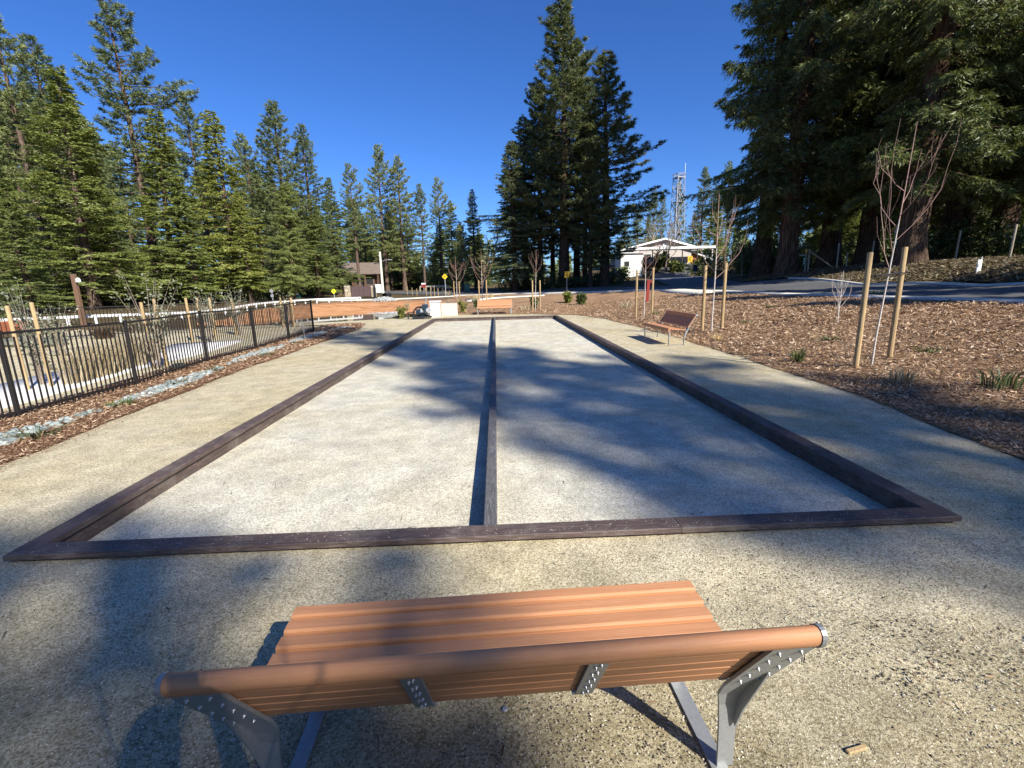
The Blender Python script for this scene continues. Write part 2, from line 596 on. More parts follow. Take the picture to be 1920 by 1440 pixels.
M_PINE = leaf_mat('pine_needles', (0.100, 0.138, 0.068), (0.225, 0.268, 0.112), (0.345, 0.380, 0.160), 0.22)
M_FIR = leaf_mat('fir_needles', (0.108, 0.148, 0.040), (0.245, 0.285, 0.076), (0.385, 0.415, 0.122), 0.22)
M_CEDAR = leaf_mat('cedar_sprays', (0.045, 0.064, 0.020), (0.112, 0.136, 0.042), (0.225, 0.245, 0.080), 0.24)
M_CLUMP = leaf_mat('dark_conifer_needles', (0.068, 0.095, 0.045), (0.160, 0.190, 0.080), (0.280, 0.300, 0.120), 0.24)
M_OLIVE = leaf_mat('grey_olive_leaves', (0.10, 0.12, 0.07), (0.19, 0.21, 0.13), (0.34, 0.35, 0.24), 0.15)
M_SHRUB = leaf_mat('yellow_green_shrub_leaves', (0.05, 0.08, 0.015), (0.15, 0.17, 0.035), (0.34, 0.33, 0.10), 0.25)
M_DSHRUB = leaf_mat('dark_green_shrub_leaves', (0.030, 0.050, 0.020), (0.085, 0.115, 0.042), (0.17, 0.20, 0.075), 0.25)
M_STRAW = leaf_mat('dry_straw_blades', (0.28, 0.205, 0.105), (0.48, 0.375, 0.215), (0.66, 0.56, 0.37), 0.15)
M_BANKG = leaf_mat('dry_bank_grass', (0.12, 0.09, 0.05), (0.26, 0.20, 0.115), (0.42, 0.34, 0.21), 0.1)
M_BROWNG = leaf_mat('dead_brown_blades', (0.03, 0.017, 0.010), (0.085, 0.050, 0.030), (0.17, 0.11, 0.07), 0.1)
M_CHIP = leaf_mat('wood_chips', (0.12, 0.065, 0.034), (0.42, 0.275, 0.165), (0.72, 0.575, 0.41), 0.0, 0.0)
M_GRASS = leaf_mat('green_grass_blades', (0.03, 0.055, 0.012), (0.08, 0.12, 0.025), (0.17, 0.20, 0.05), 0.25)
M_TWIG = simple('grey_twig', (0.33, 0.27, 0.21), 0.8, 0, 6, 0.25)
M_REDTWIG = simple('red_twig', (0.42, 0.26, 0.21), 0.7, 0, 4, 0.25)
M_PALETRUNK = simple('pale_sapling_bark', (0.52, 0.47, 0.42), 0.75, 0, 12, 0.22, 0.2)

# ------------------------------------------------------------------ terrain
_ctl = []
for _y in (-14, -6, 0, 6, 12, 18, 24):
    for _x in (-5.2, 0, 4.9):
        _ctl.append((_x, _y, 0.0))
    _ctl += [(5.6, _y, 0.07), (9.0, _y, 0.45), (12.7, _y, 0.85), (16, _y, 0.97), (19, _y, 1.05), (21.6, _y, 2.05), (25, _y, 2.2)]
_ctl += [(x_, y_, z_) for x_, y_, z_ in [
    (34, -10, 2.4), (34, 10, 2.5), (34, 30, 2.5), (45, 20, 2.8),
    (-7.0, 6, -0.02), (-7.1, 12, -0.02), (-7.2, 18, -0.02), (-8.2, 8, -0.18), (-8.6, 14, -0.18), (-11, 10, -0.25), (-12, 16, -0.2), (-9, 23, -0.06),
    (-14, 22, -0.05), (-18, 24, 0.15), (-21, 20, 0.3), (-20, 10, 0.0), (-14, 2, -0.2), (-30, 15, 0.4), (-30, 30, 0.6), (-26, 40, 0.65),
    (0, 30, 0.08), (-4, 27, 0.02), (5, 30, 0.2), (9, 30, 0.48), (12.5, 30, 0.85), (0, 37, 0.3), (5, 37, 0.45), (10, 37, 0.8),
    (-13.5, 36.5, -.40), (-10, 37.6, -.40), (-6.5, 36.5, -.36), (-12.5, 41.5, -.14), (-9, 42, -.12), (-6, 40.5, -.08), (-16.5, 37, .05), (-15.8, 31, -.2), (-4, 33, -.1), (-12, 25.6, -.16), (-8, 26.2, -.13), (-10, 24.2, 0), (-13, 23, 0), (-7, 24.8, 0), (-2, 43, 0.5), (4, 44, 0.65), (-3, 50, 0.56), (0, 52, 0.66), (-9, 50, 0.34), (-15, 49, 0.34), (-9, 46.5, .20), (-13, 46, .20), (-19, 44, 0.38), (-20, 36, 0.36),
    (-20, 52, 0.58), (-12, 58, 0.66), (-5, 60, 0.82), (-25, 62, 0.95), (-15, 72, 1.05), (-40, 50, 0.9), (-8, 85, 1.2), (-35, 90, 1.2),
    (4, 57, 1.0), (10, 57, 1.15), (2, 68, 1.2), (9, 50, 1.05), (16, 48, 1.25), (20, 58, 1.75), (26, 68, 2.2), (17, 40, 1.12), (20, 36, 1.4), (22, 34, 1.9), (28, 45, 2.3),
    (21, 74, 3.9), (26, 76, 4.2), (32, 78, 4.3), (16, 70, 2.4), (21, 90, 4.5), (34, 95, 4.6), (10, 80, 1.7), (45, 60, 3.2), (45, 90, 4.5),
    (-60, 20, 1.0), (-60, 80, 1.4), (0, 120, 1.6), (-40, 130, 1.5), (40, 130, 4.0), (70, 40, 3.2), (70, 100, 4.0), (-20, -14, 0.0), (-60, -14, 0.4)]]
_ctl = np.array(_ctl, float)


def _tps_fit(P):
    X = P[:, :2]
    n = len(X)
    d2 = ((X[:, None]-X[None])**2).sum(-1)
    K = 0.5*d2*np.log(d2+1e-9) + np.eye(n)*2.0
    A = np.zeros((n+3, n+3))
    A[:n, :n] = K; A[:n, n] = 1; A[:n, n+1:] = X; A[n, :n] = 1; A[n+1:, :n] = X.T
    return np.linalg.solve(A, np.concatenate([P[:, 2], np.zeros(3)]))


_tw = _tps_fit(_ctl)


def sstep(a, b, x):
    t = np.clip((x-a)/(b-a), 0, 1)
    return t*t*(3-2*t)


def seg_dist(P, poly):
    """Distance from points to a closed polygon's edge, and inside flags."""
    P = np.atleast_2d(P)
    dmin = np.full(len(P), 1e9)
    inside = np.zeros(len(P), bool)
    q = np.asarray(poly, float)
    for a, b in zip(q, np.roll(q, -1, 0)):
        ab = b-a
        t = np.clip(((P-a)@ab)/max(ab@ab, 1e-12), 0, 1)
        dmin = np.minimum(dmin, np.hypot(*(P-(a+t[:, None]*ab)).T))
        c = ((a[1] > P[:, 1]) != (b[1] > P[:, 1]))
        xi = (b[0]-a[0])*(P[:, 1]-a[1])/((b[1]-a[1]) if abs(b[1]-a[1]) > 1e-12 else 1e-12)+a[0]
        inside ^= c & (P[:, 0] < xi)
    return dmin, inside


POND = [(-14.0, 27.0), (-14.8, 31), (-14.0, 34.5), (-11, 36.4), (-8.4, 36.2), (-6.2, 34.8), (-4.9, 32), (-5.2, 28.8), (-7, 27.4), (-10.5, 26.8)]


def Z(x, y):
    x = np.atleast_1d(np.asarray(x, float)); y = np.atleast_1d(np.asarray(y, float))
    xc = np.clip(x, -75, 75); yc = np.clip(y, -20, 140)
    out = np.empty(len(x))
    for i in range(0, len(x), 20000):
        s = slice(i, i+20000)
        d2 = (xc[s, None]-_ctl[None, :, 0])**2 + (yc[s, None]-_ctl[None, :, 1])**2
        n = len(_ctl)
        out[s] = (0.5*d2*np.log(d2+1e-9))@_tw[:n] + _tw[n] + _tw[n+1]*xc[s] + _tw[n+2]*yc[s]
    # level terrace around the courts
    k = sstep(0.9, 0.0, np.maximum(np.abs(x+0.02)-5.15, 0)*0.9) * sstep(3.0, 0.0, np.maximum(y-26.0, 0)) * sstep(3.0, 0.0, np.maximum(-12-y, 0))
    out = out*(1-k)
    # pond basin
    m = (x > -24) & (x < 1) & (y > 24) & (y < 52)
    if m.any():
        d, ins = seg_dist(np.stack([x[m], y[m]], 1), POND)
        wgt = np.where(ins, 1.0, sstep(1.7, 0.0, d))
        bot = np.where(ins, -0.50-0.5*np.clip(d, 0, 1), -0.50)
        out[m] = out[m]*(1-wgt)+bot*wgt
    return out


def z1(x, y):
    return float(Z([x], [y])[0])


_wr = np.random.default_rng(5)
_wk = _wr.uniform(0, 6.28, 12)


def wob(x, y, amp):
    return amp*(np.sin(2.1*x+1.7*y+_wk[0]) + 0.6*np.sin(5.3*x-3.9*y+_wk[1]) + 0.4*np.sin(11*x+9.3*y+_wk[2]))/2.0


def dens(poly, step, amp=0.0, closed=True):
    q = [np.array(p, float) for p in poly]
    out = []
    n = len(q)
    for i in range(n if closed else n-1):
        a, b = q[i], q[(i+1) % n]
        m = max(1, int(np.hypot(*(b-a))/step))
        for k in range(m):
            p = a+(b-a)*k/m
            if amp: p = p+np.array([wob(p[0], p[1], amp), wob(p[1]+7, p[0]+3, amp)])
            out.append(p)
    if not closed: out.append(q[-1])
    return out


def smooth_poly(poly, it=2, closed=True):
    q = [np.array(p, float) for p in poly]
    for _ in range(it):
        r = []
        n = len(q)
        for i in range(n if closed else n-1):
            a, b = q[i], q[(i+1) % n]
            r += [a*.75+b*.25, a*.25+b*.75]
        if not closed: r = [q[0]]+r+[q[-1]]
        q = r
    return q


def sheet(name, poly, step, mat, dz=0.0, amp=0.0, edge=None, kind='structure', zf=None, rough=0.0, hole=None):
    bnd = dens(poly, edge or step, amp)
    B = np.array(bnd)
    x0, y0 = B.min(0); x1, y1 = B.max(0)
    gx, gy = np.meshgrid(np.arange(x0, x1, step), np.arange(y0, y1, step))
    G = np.stack([gx.ravel(), gy.ravel()], 1)
    G += _wr.uniform(-.2, .2, G.shape)*step
    d, ins = seg_dist(G, B)
    G = G[ins & (d > step*0.45)]
    cons = None
    if hole:
        Hq = np.array(dens(hole, step))
        dh, ih = seg_dist(G, Hq)
        G = G[~ih & (dh > step*0.4)]
    pts = [Vector(p) for p in B] + [Vector(p) for p in G]
    nb = len(B)
    ed = [(i, (i+1) % nb) for i in range(nb)]
    if hole:
        k0 = len(pts)
        pts += [Vector(p) for p in Hq]
        ed += [(k0+i, k0+(i+1) % len(Hq)) for i in range(len(Hq))]
    r = delaunay_2d_cdt(pts, ed, [], 1, 1e-5)
    V2 = np.array([tuple(v) for v in r[0]])
    z = (zf(V2[:, 0], V2[:, 1]) if zf else Z(V2[:, 0], V2[:, 1])) + dz
    if rough:
        z = z + wob(V2[:, 0]*1.7, V2[:, 1]*1.9, rough)
    F = [f for f in r[2] if len(f) == 3]
    if hole:
        cen = V2[np.array(F)].mean(1)
        _, ih = seg_dist(cen, Hq)
        F = [f for f, q in zip(F, ih) if not q]
    me = mesh_np(name, np.column_stack([V2, z]), np.array(F), mat, True)
    o = link(name, me)
    if kind: o['kind'] = kind
    # make faces look up
    if len(me.polygons) and me.polygons[0].normal.z < 0: me.flip_normals()
    return o


def ribbon(name, line, width, mat, dz, h=0.0, step=0.6, parent=None, z_mid=False):
    """A strip along a polyline (left edge = line + width/2). h>0 gives it real thickness."""
    q = np.array(dens(smooth_poly(line, 2, False), step, 0, False))
    d = np.gradient(q, axis=0)
    d /= np.linalg.norm(d, axis=1)[:, None]
    nrm = np.stack([-d[:, 1], d[:, 0]], 1)
    L, Rr = q+nrm*width/2, q-nrm*width/2
    n = len(q)
    zl = Z(L[:, 0], L[:, 1])+dz; zr = Z(Rr[:, 0], Rr[:, 1])+dz
    if z_mid:
        zl = zr = Z(q[:, 0], q[:, 1])+dz
    V = [np.column_stack([L, zl]), np.column_stack([Rr, zr])]
    F = []
    i = np.arange(n-1)
    F.append(np.stack([i, i+n, i+n+1, i+1], 1))
    if h > 0:
        V += [np.column_stack([L, zl-h]), np.column_stack([Rr, zr-h])]
        F.append(np.stack([i+1, i+1+2*n, i+2*n, i], 1))
        F.append(np.stack([i+n, i+3*n, i+1+3*n, i+1+n], 1))
        F.append(np.array([[0, 2*n, 3*n, n], [n-1, 2*n-1, 4*n-1, 3*n-1]]))
    return link(name, mesh_np(name, np.concatenate(V), np.concatenate(F), mat), parent)


# base ground: one sheet to the horizon, finer near the place
def axis(fine0, fine1, step, far):
    a = list(np.arange(fine0, fine1+1e-6, step))
    s, x = step, fine1
    hi = []
    while x < far:
        s *= 1.35; x += s; hi.append(x)
    s, x = step, fine0
    lo = []
    while x > -far:
        s *= 1.35; x -= s; lo.append(x)
    return np.array(lo[::-1]+a+hi)


_gx, _gy = axis(-30, 40, 0.8, 1500), axis(-14, 82, 0.8, 1500)
GX, GY = np.meshgrid(_gx, _gy)
gz = Z(GX.ravel(), GY.ravel())-0.07
gz = np.where((np.abs(GX.ravel()) < 4.2) & (GY.ravel() > 1.8) & (GY.ravel() < 24.6), gz-0.15, gz)
nx, ny = len(_gx), len(_gy)
ii, jj = np.meshgrid(np.arange(nx-1), np.arange(ny-1))
a_ = (jj*nx+ii).ravel()
ground = link('ground', mesh_np('ground', np.column_stack([GX.ravel(), GY.ravel(), gz]), np.stack([a_, a_+1, a_+1+nx, a_+nx], 1), M_DUFF, True))
ground['kind'] = 'structure'

# granite path and terrace round the courts
PATH = [(-5.25, -13), (5.0, -13), (5.0, 3.8), (5.35, 5.5), (5.52, 8), (5.6, 12.5), (5.55, 17), (5.2, 21.5), (4.2, 24.2), (1.5, 26.2), (-2.0, 27.0),
        (-3.4, 26.6), (-6, 25.3), (-9.3, 24.75), (-13, 23.7), (-15.5, 22.0), (-14.5, 20.6), (-11, 22.0), (-8.2, 23.0), (-6.3, 22.2), (-5.85, 19), (-5.8, 14.5), (-5.7, 9), (-5.45, 6), (-5.25, 4.5)]
CX0, CX1, CY0, CY1 = -3.15, 3.06, 2.77, 23.66
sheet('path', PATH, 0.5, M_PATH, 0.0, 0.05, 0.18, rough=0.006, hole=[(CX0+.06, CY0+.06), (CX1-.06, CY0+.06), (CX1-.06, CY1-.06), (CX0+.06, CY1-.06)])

# mulch beds
MULCH_R = [(4.6, -12), (12.75, -12), (12.75, 10), (12.8, 27), (12.2, 31), (12.0, 36), (8.4, 39.0), (4, 43.2), (-0.5, 48.3), (-4.2, 50.3), (-4.6, 45), (-4.2, 38), (-4.8, 32), (-4.9, 28),
           (-3.2, 26.4), (-2.0, 26.8), (1.5, 26.0), (4.1, 24.0), (4.85, 21.5), (5.12, 17), (5.18, 12.5), (5.1, 8), (4.95, 5.5), (4.6, 3.8)]
sheet('mulch_bed', MULCH_R, 0.5, M_MULCH, 0.012, 0.06, 0.16, rough=0.012)
MULCH_L = [(-4.98, -12), (-4.98, 4.5), (-5.1, 6), (-5.4, 9), (-5.5, 14.5), (-5.55, 19), (-6.05, 22.2), (-6.8, 23.0), (-8.1, 22.6), (-7.9, 19), (-7.8, 14), (-7.6, 8), (-7.4, 3), (-7.4, -12)]
sheet('mulch_bed', MULCH_L, 0.45, M_MULCH2, 0.012, 0.05, 0.14, rough=0.010)

# red clay basin and pond
CLAY = [(-17.0, 29.5), (-18.0, 35), (-18.2, 41), (-17.0, 46), (-14.8, 48.8), (-11, 50.0), (-6.2, 49.4), (-2.6, 46.5), (-1.8, 40), (-2.6, 33), (-4.6, 28.6), (-9, 24.9), (-12, 24.1), (-16, 24.6)]
sheet('clay_bank', smooth_poly(CLAY, 2), 0.45, M_CLAY, 0.0, 0.05, 0.3, rough=0.05)
wat = sheet('pond_water', smooth_poly([(-15.0, 26.4), (-15.9, 31), (-14.9, 35.4), (-11.2, 37.4), (-8.2, 37.2), (-5.6, 35.6), (-4.1, 32), (-4.5, 28.2), (-7, 26.7), (-10.5, 26.0)], 2), 2.0, M_WATER, -0.35, 0, 0.8, zf=lambda x, y: np.zeros(len(x)))

# court surface (two lanes of pale crushed shell)
CX0, CX1, CY0, CY1 = -3.15, 3.06, 2.77, 23.66
TH = 0.06
sheet('gravel_court', [(CX0+.1, CY0+.1), (CX1-.1, CY0+.1), (CX1-.1, CY1-.1), (CX0+.1, CY1-.1)], 0.5, M_COURT, -0.10, 0, 0.4, rough=0.004)

# road, drive, kerbs and concrete walk
RDW = 5.6
ROAD = [(16.0, -14), (16.0, 8), (16.1, 24), (16.4, 33), (14.6, 40.5), (9.0, 46.5), (2, 52.5), (-5, 58.2), (-13, 65), (-22, 75), (-40, 96)]
road = ribbon('road', ROAD, RDW, M_ASPH, 0.0, 0, 0.7); road['kind'] = 'structure'
DRIVE = [(16.6, 34), (18.4, 44), (20.8, 54), (24, 66), (30, 76)]
drv = ribbon('road', DRIVE, 4.6, M_ASPH, 0.018, 0, 0.8); drv['kind'] = 'structure'
drv2 = ribbon('concrete_apron', [(19.6, 53.5), (22.5, 58), (28, 61)], 6.0, M_CONC, 0.05, 0, 0.8); drv2['kind'] = 'structure'
kb = ribbon('kerb', [(13.1, -12), (13.1, 10), (13.15, 24), (13.2, 28.5), (12.6, 31.5), (12.7, 35.5), (10.6, 39.3), (6.8, 43.0), (2.6, 46.8), (-1.8, 50.4), (-4.6, 52.6)], 0.75, M_CONC, 0.06, 0.15, 0.5)
kb['kind'] = 'structure'
kb = ribbon('kerb', [(19.0, -12), (18.95, 10), (19.0, 26), (19.4, 31)], 0.3, M_CONC, 0.06, 0.2, 0.5, z_mid=True); kb['kind'] = 'structure'
kb = ribbon('pavement', [(12.35, 27.6), (12.3, 31), (12.6, 34)], 1.5, M_CONC, 0.07, 0.1, 0.5); kb['kind'] = 'structure'
kb = ribbon('pavement', [(-18.4, 49.9), (-14, 51.0), (-9, 51.7), (-4.0, 51.3), (0.2, 47.8)], 0.9, M_CONC, 0.05, 0.1, 0.5); kb['kind'] = 'structure'
kb = ribbon('pavement', [(-2.5, 40.6), (1.0, 41.4), (4.2, 41.2)], 1.4, M_CONC, 0.06, 0.1, 0.5); kb['kind'] = 'structure'
wk = ribbon('pavement', [(-9.2, 2.5), (-9.4, 7.5), (-10.0, 12.0), (-10.3, 17.2)], 2.3, M_WALK, 0.03, 0.1, 0.4); wk['kind'] = 'structure'
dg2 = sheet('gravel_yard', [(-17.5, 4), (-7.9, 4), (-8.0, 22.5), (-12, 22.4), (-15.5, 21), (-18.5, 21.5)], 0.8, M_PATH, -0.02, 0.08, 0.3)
# grassy bank beyond the road, on the right
sheet('grass_bank', [(19.25, -12), (26, -12), (27, 20), (27, 36), (23, 41), (19.7, 38.5), (19.3, 28)], 0.5, M_BANK, 0.02, 0.08, 0.25, rough=0.06)

# ------------------------------------------------------------------ court border
def board_mesh(L, wid, th, name, mat, mitre0=0.0, mitre1=0.0, bev=0.006):
    """A board lying along +x from 0 to L; mitre = how much shorter the inner (+y) edge is at each end."""
    b = bev
    prof = [(-wid/2+b, th), (wid/2-b, th), (wid/2, th-b), (wid/2, 0), (-wid/2, 0), (-wid/2, th-b)]
    n = len(prof)
    def xe(y, end):
        k = (y+wid/2)/wid
        return (mitre0*k) if end == 0 else L-mitre1*k
    nseg = max(2, int(L/0.4))
    mb = MB()
    vs = []
    for s in range(nseg+1):
        for y, z in prof:
            a, c = xe(y, 0), xe(y, 1)
            vs.append((a+(c-a)*s/nseg, y, z))
    fs = []
    for s in range(nseg):
        for i in range(n):
            fs.append((s*n+i, (s+1)*n+i, (s+1)*n+(i+1) % n, s*n+(i+1) % n))
    fs += [tuple(range(n)), tuple(range(nseg*n, nseg*n+n))[::-1]]
    mb.add(vs, fs)
    return mb.mesh(name, mat)


border = empty('court_border', ((CX0+CX1)/2, (CY0+CY1)/2, 0), 0, 'dark brown composite timber border framing both pale gravel bocce lanes', 'court border')
rb = random.Random(3)


def border_side(p, ang, L, cuts, wid=0.15):
    """outer edge starts at p, runs along ang; the inner edge is on the left (+y)."""
    ca, sa = math.cos(ang), math.sin(ang)
    xs = [0]+cuts+[L]
    for i in range(len(xs)-1):
        a, b = xs[i]+(0.002 if i else 0), xs[i+1]-(0.002 if i < len(xs)-2 else 0)
        off = wid/2 + (rb.uniform(-.006, .006) if 0 < i < len(xs)-2 else 0)
        me = board_mesh(b-a, wid, 0.036, 'cap_board', M_TIMB, wid if i == 0 else 0, wid if i == len(xs)-2 else 0)
        o = link('cap_board', me, border)
        o.location = (p[0]+ca*a-sa*off-border.location.x, p[1]+sa*a+ca*off-border.location.y, TH-0.036)
        o.rotation_euler = (0, 0, ang+rb.uniform(-.0008, .0008))
        # the wall under the cap, set back a little
        wl = board_mesh(b-a-(0.03 if i == 0 else 0)-(0.03 if i == len(xs)-2 else 0), 0.092, TH-0.036+0.18, 'wall_board', M_TIMB, 0.092 if i == 0 else 0, 0.092 if i == len(xs)-2 else 0, 0.002)
        o = link('wall_board', wl, border)
        aa = a+(0.03 if i == 0 else 0)
        o.location = (p[0]+ca*aa-sa*(wid/2)-border.location.x, p[1]+sa*aa+ca*(wid/2)-border.location.y, -0.18-0.0005)
        o.rotation_euler = (0, 0, ang)


_wd, _ln = CX1-CX0, CY1-CY0
border_side((CX0, CY0), 0, _wd, [4.32])
border_side((CX1, CY0), PI/2, _ln, [4.88, 9.76, 14.64])
border_side((CX1, CY1), PI, _wd, [2.9])
border_side((CX0, CY1), -PI/2, _ln, [3.5, 8.6, 13.8, 19.07])

div = empty('lane_divider', (-0.088, CY0+0.13, 0), 0, 'narrow grey timber divider running between the two gravel lanes', 'lane divider')
xs = [0, 3.5, 6.8, 10.2, 13.6, 17.1, _ln-0.26]
for i in range(len(xs)-1):
    me = board_mesh(xs[i+1]-xs[i]-0.003, 0.093, 0.22, 'timber', M_TIMB2, 0, 0, 0.008)
    o = link('timber', me, div, (rb.uniform(-.006, .006), xs[i], -0.165))
    o.rotation_euler = (0, 0, PI/2+rb.uniform(-.001, .001))


# ------------------------------------------------------------------ benches
def ribbon_bar(pts, wid, th, x, mb, widths=None):
    """A flat bar of given width (along x) following (y,z) points, thickness th."""
    n = len(pts)
    P = [Vector((0, *p)) for p in pts]
    vs = []
    for i, p in enumerate(P):
        d = (P[min(i+1, n-1)]-P[max(i-1, 0)]).normalized()
        nn = Vector((0, -d.z, d.y))
        w_ = widths[i] if widths else (wid, 0)
        hw, xo = w_[0]/2, w_[1]
        for sx in (-1, 1):
            for sn in (-1, 1):
                vs.append((x+xo+sx*hw, p.y+nn.y*sn*th/2, p.z+nn.z*sn*th/2))
    fs = []
    for i in range(n-1):
        a, b = i*4, i*4+4
        fs += [(a, a+1, b+1, b), (a+1, a+3, b+3, b+1), (a+3, a+2, b+2, b+3), (a+2, a, b, b+2)]
    fs += [(0, 2, 3, 1), (n*4-4, n*4-3, n*4-1, n*4-2)]
    mb.add(vs, fs)


def arc(c, r, a0, a1, n=5):
    return [(c[0]+r*math.cos(a0+(a1-a0)*i/n), c[1]+r*math.sin(a0+(a1-a0)*i/n)) for i in range(n+1)]


def make_bench(half, label):
    """Local frame: +y is the way the sitter faces, origin under the seat's middle."""
    root = empty('park_bench', (0, 0, 0), 0, label, 'bench', 'slatted benches round the courts')
    HW = half
    # back line in (y,z): from joint J up to top T
    J = Vector((0, -0.235, 0.425)); T = Vector((0, -0.465, 0.775))
    bd = (T-J).normalized(); bn = Vector((0, -bd.z, bd.y))      # bn points backwards-up ... away from sitter
    if bn.y > 0: bn = -bn
    # seat slats (4) with rounded edges; front one has a folded nose
    y = 0.235
    sw, gap = 0.0625, 0.0105
    seat_z = 0.445
    for i in range(6):
        yc = y-sw/2-i*(sw+gap)
        zz = seat_z - 0.032*(i/5)
        r = 0.008
        prof = [(yc+sw/2, zz-0.026), (yc+sw/2, zz-r), (yc+sw/2-r*.4, zz-r*.35), (yc+sw/2-r, zz), (yc-sw/2+r, zz), (yc-sw/2+r*.4, zz-r*.35), (yc-sw/2, zz-r), (yc-sw/2, zz-0.026)]
        if i == 0:
            prof = [(yc+sw/2+.012, zz-0.085), (yc+sw/2+.012, zz-0.03), (yc+sw/2+.004, zz-0.010), (yc+sw/2-.010, zz)] + prof[4:] + [(yc+sw/2-.014, zz-0.026), (yc+sw/2-.014, zz-0.085)]
        m = MB(); m.extrude_profile(prof, -HW, HW)
        m.build('seat_slat', M_SLAT, root)
    # thin tongue under the gaps so that the joints read as grooves
    m = MB(); m.box((0, 0.01, seat_z-0.036), (2*HW-.02, 0.43, 0.008)); 
    m.build('seat_panel', M_SLAT, root)
    # back slats: four narrow ones and a rounded top rail
    bw, bg_ = 0.0655, 0.0045
    bt = 0.020
    for i in range(4):
        c = J + bd*(0.045+bw/2+i*(bw+bg_))
        o2 = 0.003
        q = []
        for du, dv in ((-bw/2, bt/2-o2), (-bw/2+o2, bt/2), (bw/2-o2, bt/2), (bw/2, bt/2-o2), (bw/2, -bt/2+o2), (bw/2-o2, -bt/2), (-bw/2+o2, -bt/2), (-bw/2, -bt/2+o2)):
            p = c+bd*du+bn*dv
            q.append((p.y, p.z))
        m = MB(); m.extrude_profile(q, -HW, HW)
        m.build('back_slat', M_SLAT, root)
    u0_ = 0.045+4*(bw+bg_)
    c = J + bd*(u0_+0.075)
    q = []
    pr_ = [(-0.075, bt/2-.002), (-0.073, bt/2), (-0.030, bt/2+.0005)]
    for k in range(13):
        a = R_(128-k*256/12)
        pr_.append((math.cos(a)*0.033, math.sin(a)*0.0245+.003))
    pr_ += [(-0.030, -bt/2), (-0.075, -bt/2)]
    for u, v in pr_:
        p = c+bd*u+bn*v
        q.append((p.y, p.z))
    m = MB(); m.extrude_profile(q, -HW, HW, True)
    rail = m.build('top_rail', M_SLAT, root)
    for s in (-1, 1):
        q2 = [(c.y+(yy-c.y)*1.10, c.z+(zz-c.z)*1.10) for yy, zz in q[3:16]]
        m = MB(); m.extrude_profile(q2, min(s*HW, s*(HW+.012)), max(s*HW, s*(HW+.012)))
        m.build('end_cap', M_STEEL, rail)
    # thin backing sheet behind the back slats' gaps
    # side frames
    bolt_me = MB().tube([(0, 0, 0), (0, 0, 0.004)], [0.0060, 0.0052], 8).tube([(0, 0, 0.004), (0, 0, 0.0075)], [0.0028, 0.0022], 6).mesh('bolt', M_BOLT)
    rotb = bn.to_track_quat('Z', 'Y').to_euler()
    for s in (-1, 1):
        x = s*(HW-0.055)
        th = 0.011
        m = MB()
        pts = [(-0.20, 0.006)] + [(0.17, 0.006)] + arc((0.185, 0.021), 0.015, -PI/2, 0, 4)
        pts += [(0.212, 0.36)] + arc((0.187, 0.372), 0.025, 0, PI/2, 4) + [(0.10, 0.394), (-0.10, 0.378), (-0.185, 0.372)]
        ribbon_bar(pts, 0.055, th, x, m)
        m.build('front_leg', M_STEEL, root)
        # rear leg: foot, upright, then sweeps back into the back plate, widening
        m = MB()
        lp = [(-0.176, 0.012), (-0.180, 0.10), (-0.186, 0.20), (-0.196, 0.29), (-0.215, 0.35)]
        wd = [(0.056, 0.02*s), (0.056, 0.016*s), (0.058, 0.010*s), (0.068, 0.004*s), (0.090, 0.0)]
        for k, t in enumerate((0.02, 0.10, 0.20, 0.30, 0.40)):
            p = J+bd*t+bn*0.020
            lp.append((p.y, p.z)); wd.append((0.112, 0.0))
        ribbon_bar(lp, 0, 0.010, x, m, wd)
        plate = m.build('rear_leg', M_STEEL, root)
        # gusset fin
        m = MB()
        g = [J+bd*0.0+bn*0.014, J+bd*0.16+bn*0.026, Vector((0, -0.238, 0.30)), Vector((0, -0.205, 0.20)), Vector((0, -0.190, 0.21)), Vector((0, -0.20, 0.36))]
        vs = [(x+s*0.030-.003, p.y, p.z) for p in g]+[(x+s*0.030+.003, p.y, p.z) for p in g]
        k = len(g)
        m.add(vs, [tuple(range(k)), tuple(range(k, 2*k))[::-1]]+[(i, (i+1) % k, k+(i+1) % k, k+i) for i in range(k)])
        m.build('gusset', M_STEEL, plate)
        for r_ in range(5):
            for cc in (-1, 1):
                p = J+bd*(0.075+0.069*r_+(0.006 if cc > 0 else 0))+bn*0.0255
                bo = link('bolt', bolt_me, plate, (x+cc*0.028, p.y, p.z)); bo.rotation_euler = rotb
    # two braces across the back
    for s in (-1, 1):
        x = s*HW*0.30
        m = MB()
        p0, p1 = J+bd*0.035+bn*0.0145, J+bd*0.36+bn*0.0145
        m.box(((x), (p0.y+p1.y)/2, (p0.z+p1.z)/2), (0.055, 0.008, (p1-p0).length), rot=bd.to_track_quat('Z', 'Y').to_matrix(), bev=0.0015)
        br = m.build('back_brace', M_STEEL, root)
        for r_ in range(5):
            for cc in (-1, 1):
                p = J+bd*(0.070+0.067*r_+cc*0.008)+bn*0.019
                bo = link('bolt', bolt_me, br, (x+cc*0.006, p.y, p.z)); bo.rotation_euler = rotb
        m = MB(); m.box((x, -0.02, seat_z-0.047), (0.05, 0.40, 0.010)); m.build('seat_brace', M_STEEL, root)
    return root


b1 = make_bench(0.785, 'orange slatted bench seen from behind, in front of the court border')
b1.location = (-0.020, 1.435, 0.0); b1.rotation_euler = (0, 0, R_(2.0))
b2 = make_bench(0.98, 'slatted bench at the mulch bank, its backrest dark in shade')
b2.location = (4.56, 12.72, 0.0); b2.rotation_euler = (0, 0, PI/2+R_(1.0))
b3 = copy_tree(b2)
b3.location = (-0.08, 26.55, 0.0); b3.rotation_euler = (0, 0, PI+R_(-3.0)); b3['label'] = 'far slatted bench facing the viewer beyond the end of the courts'


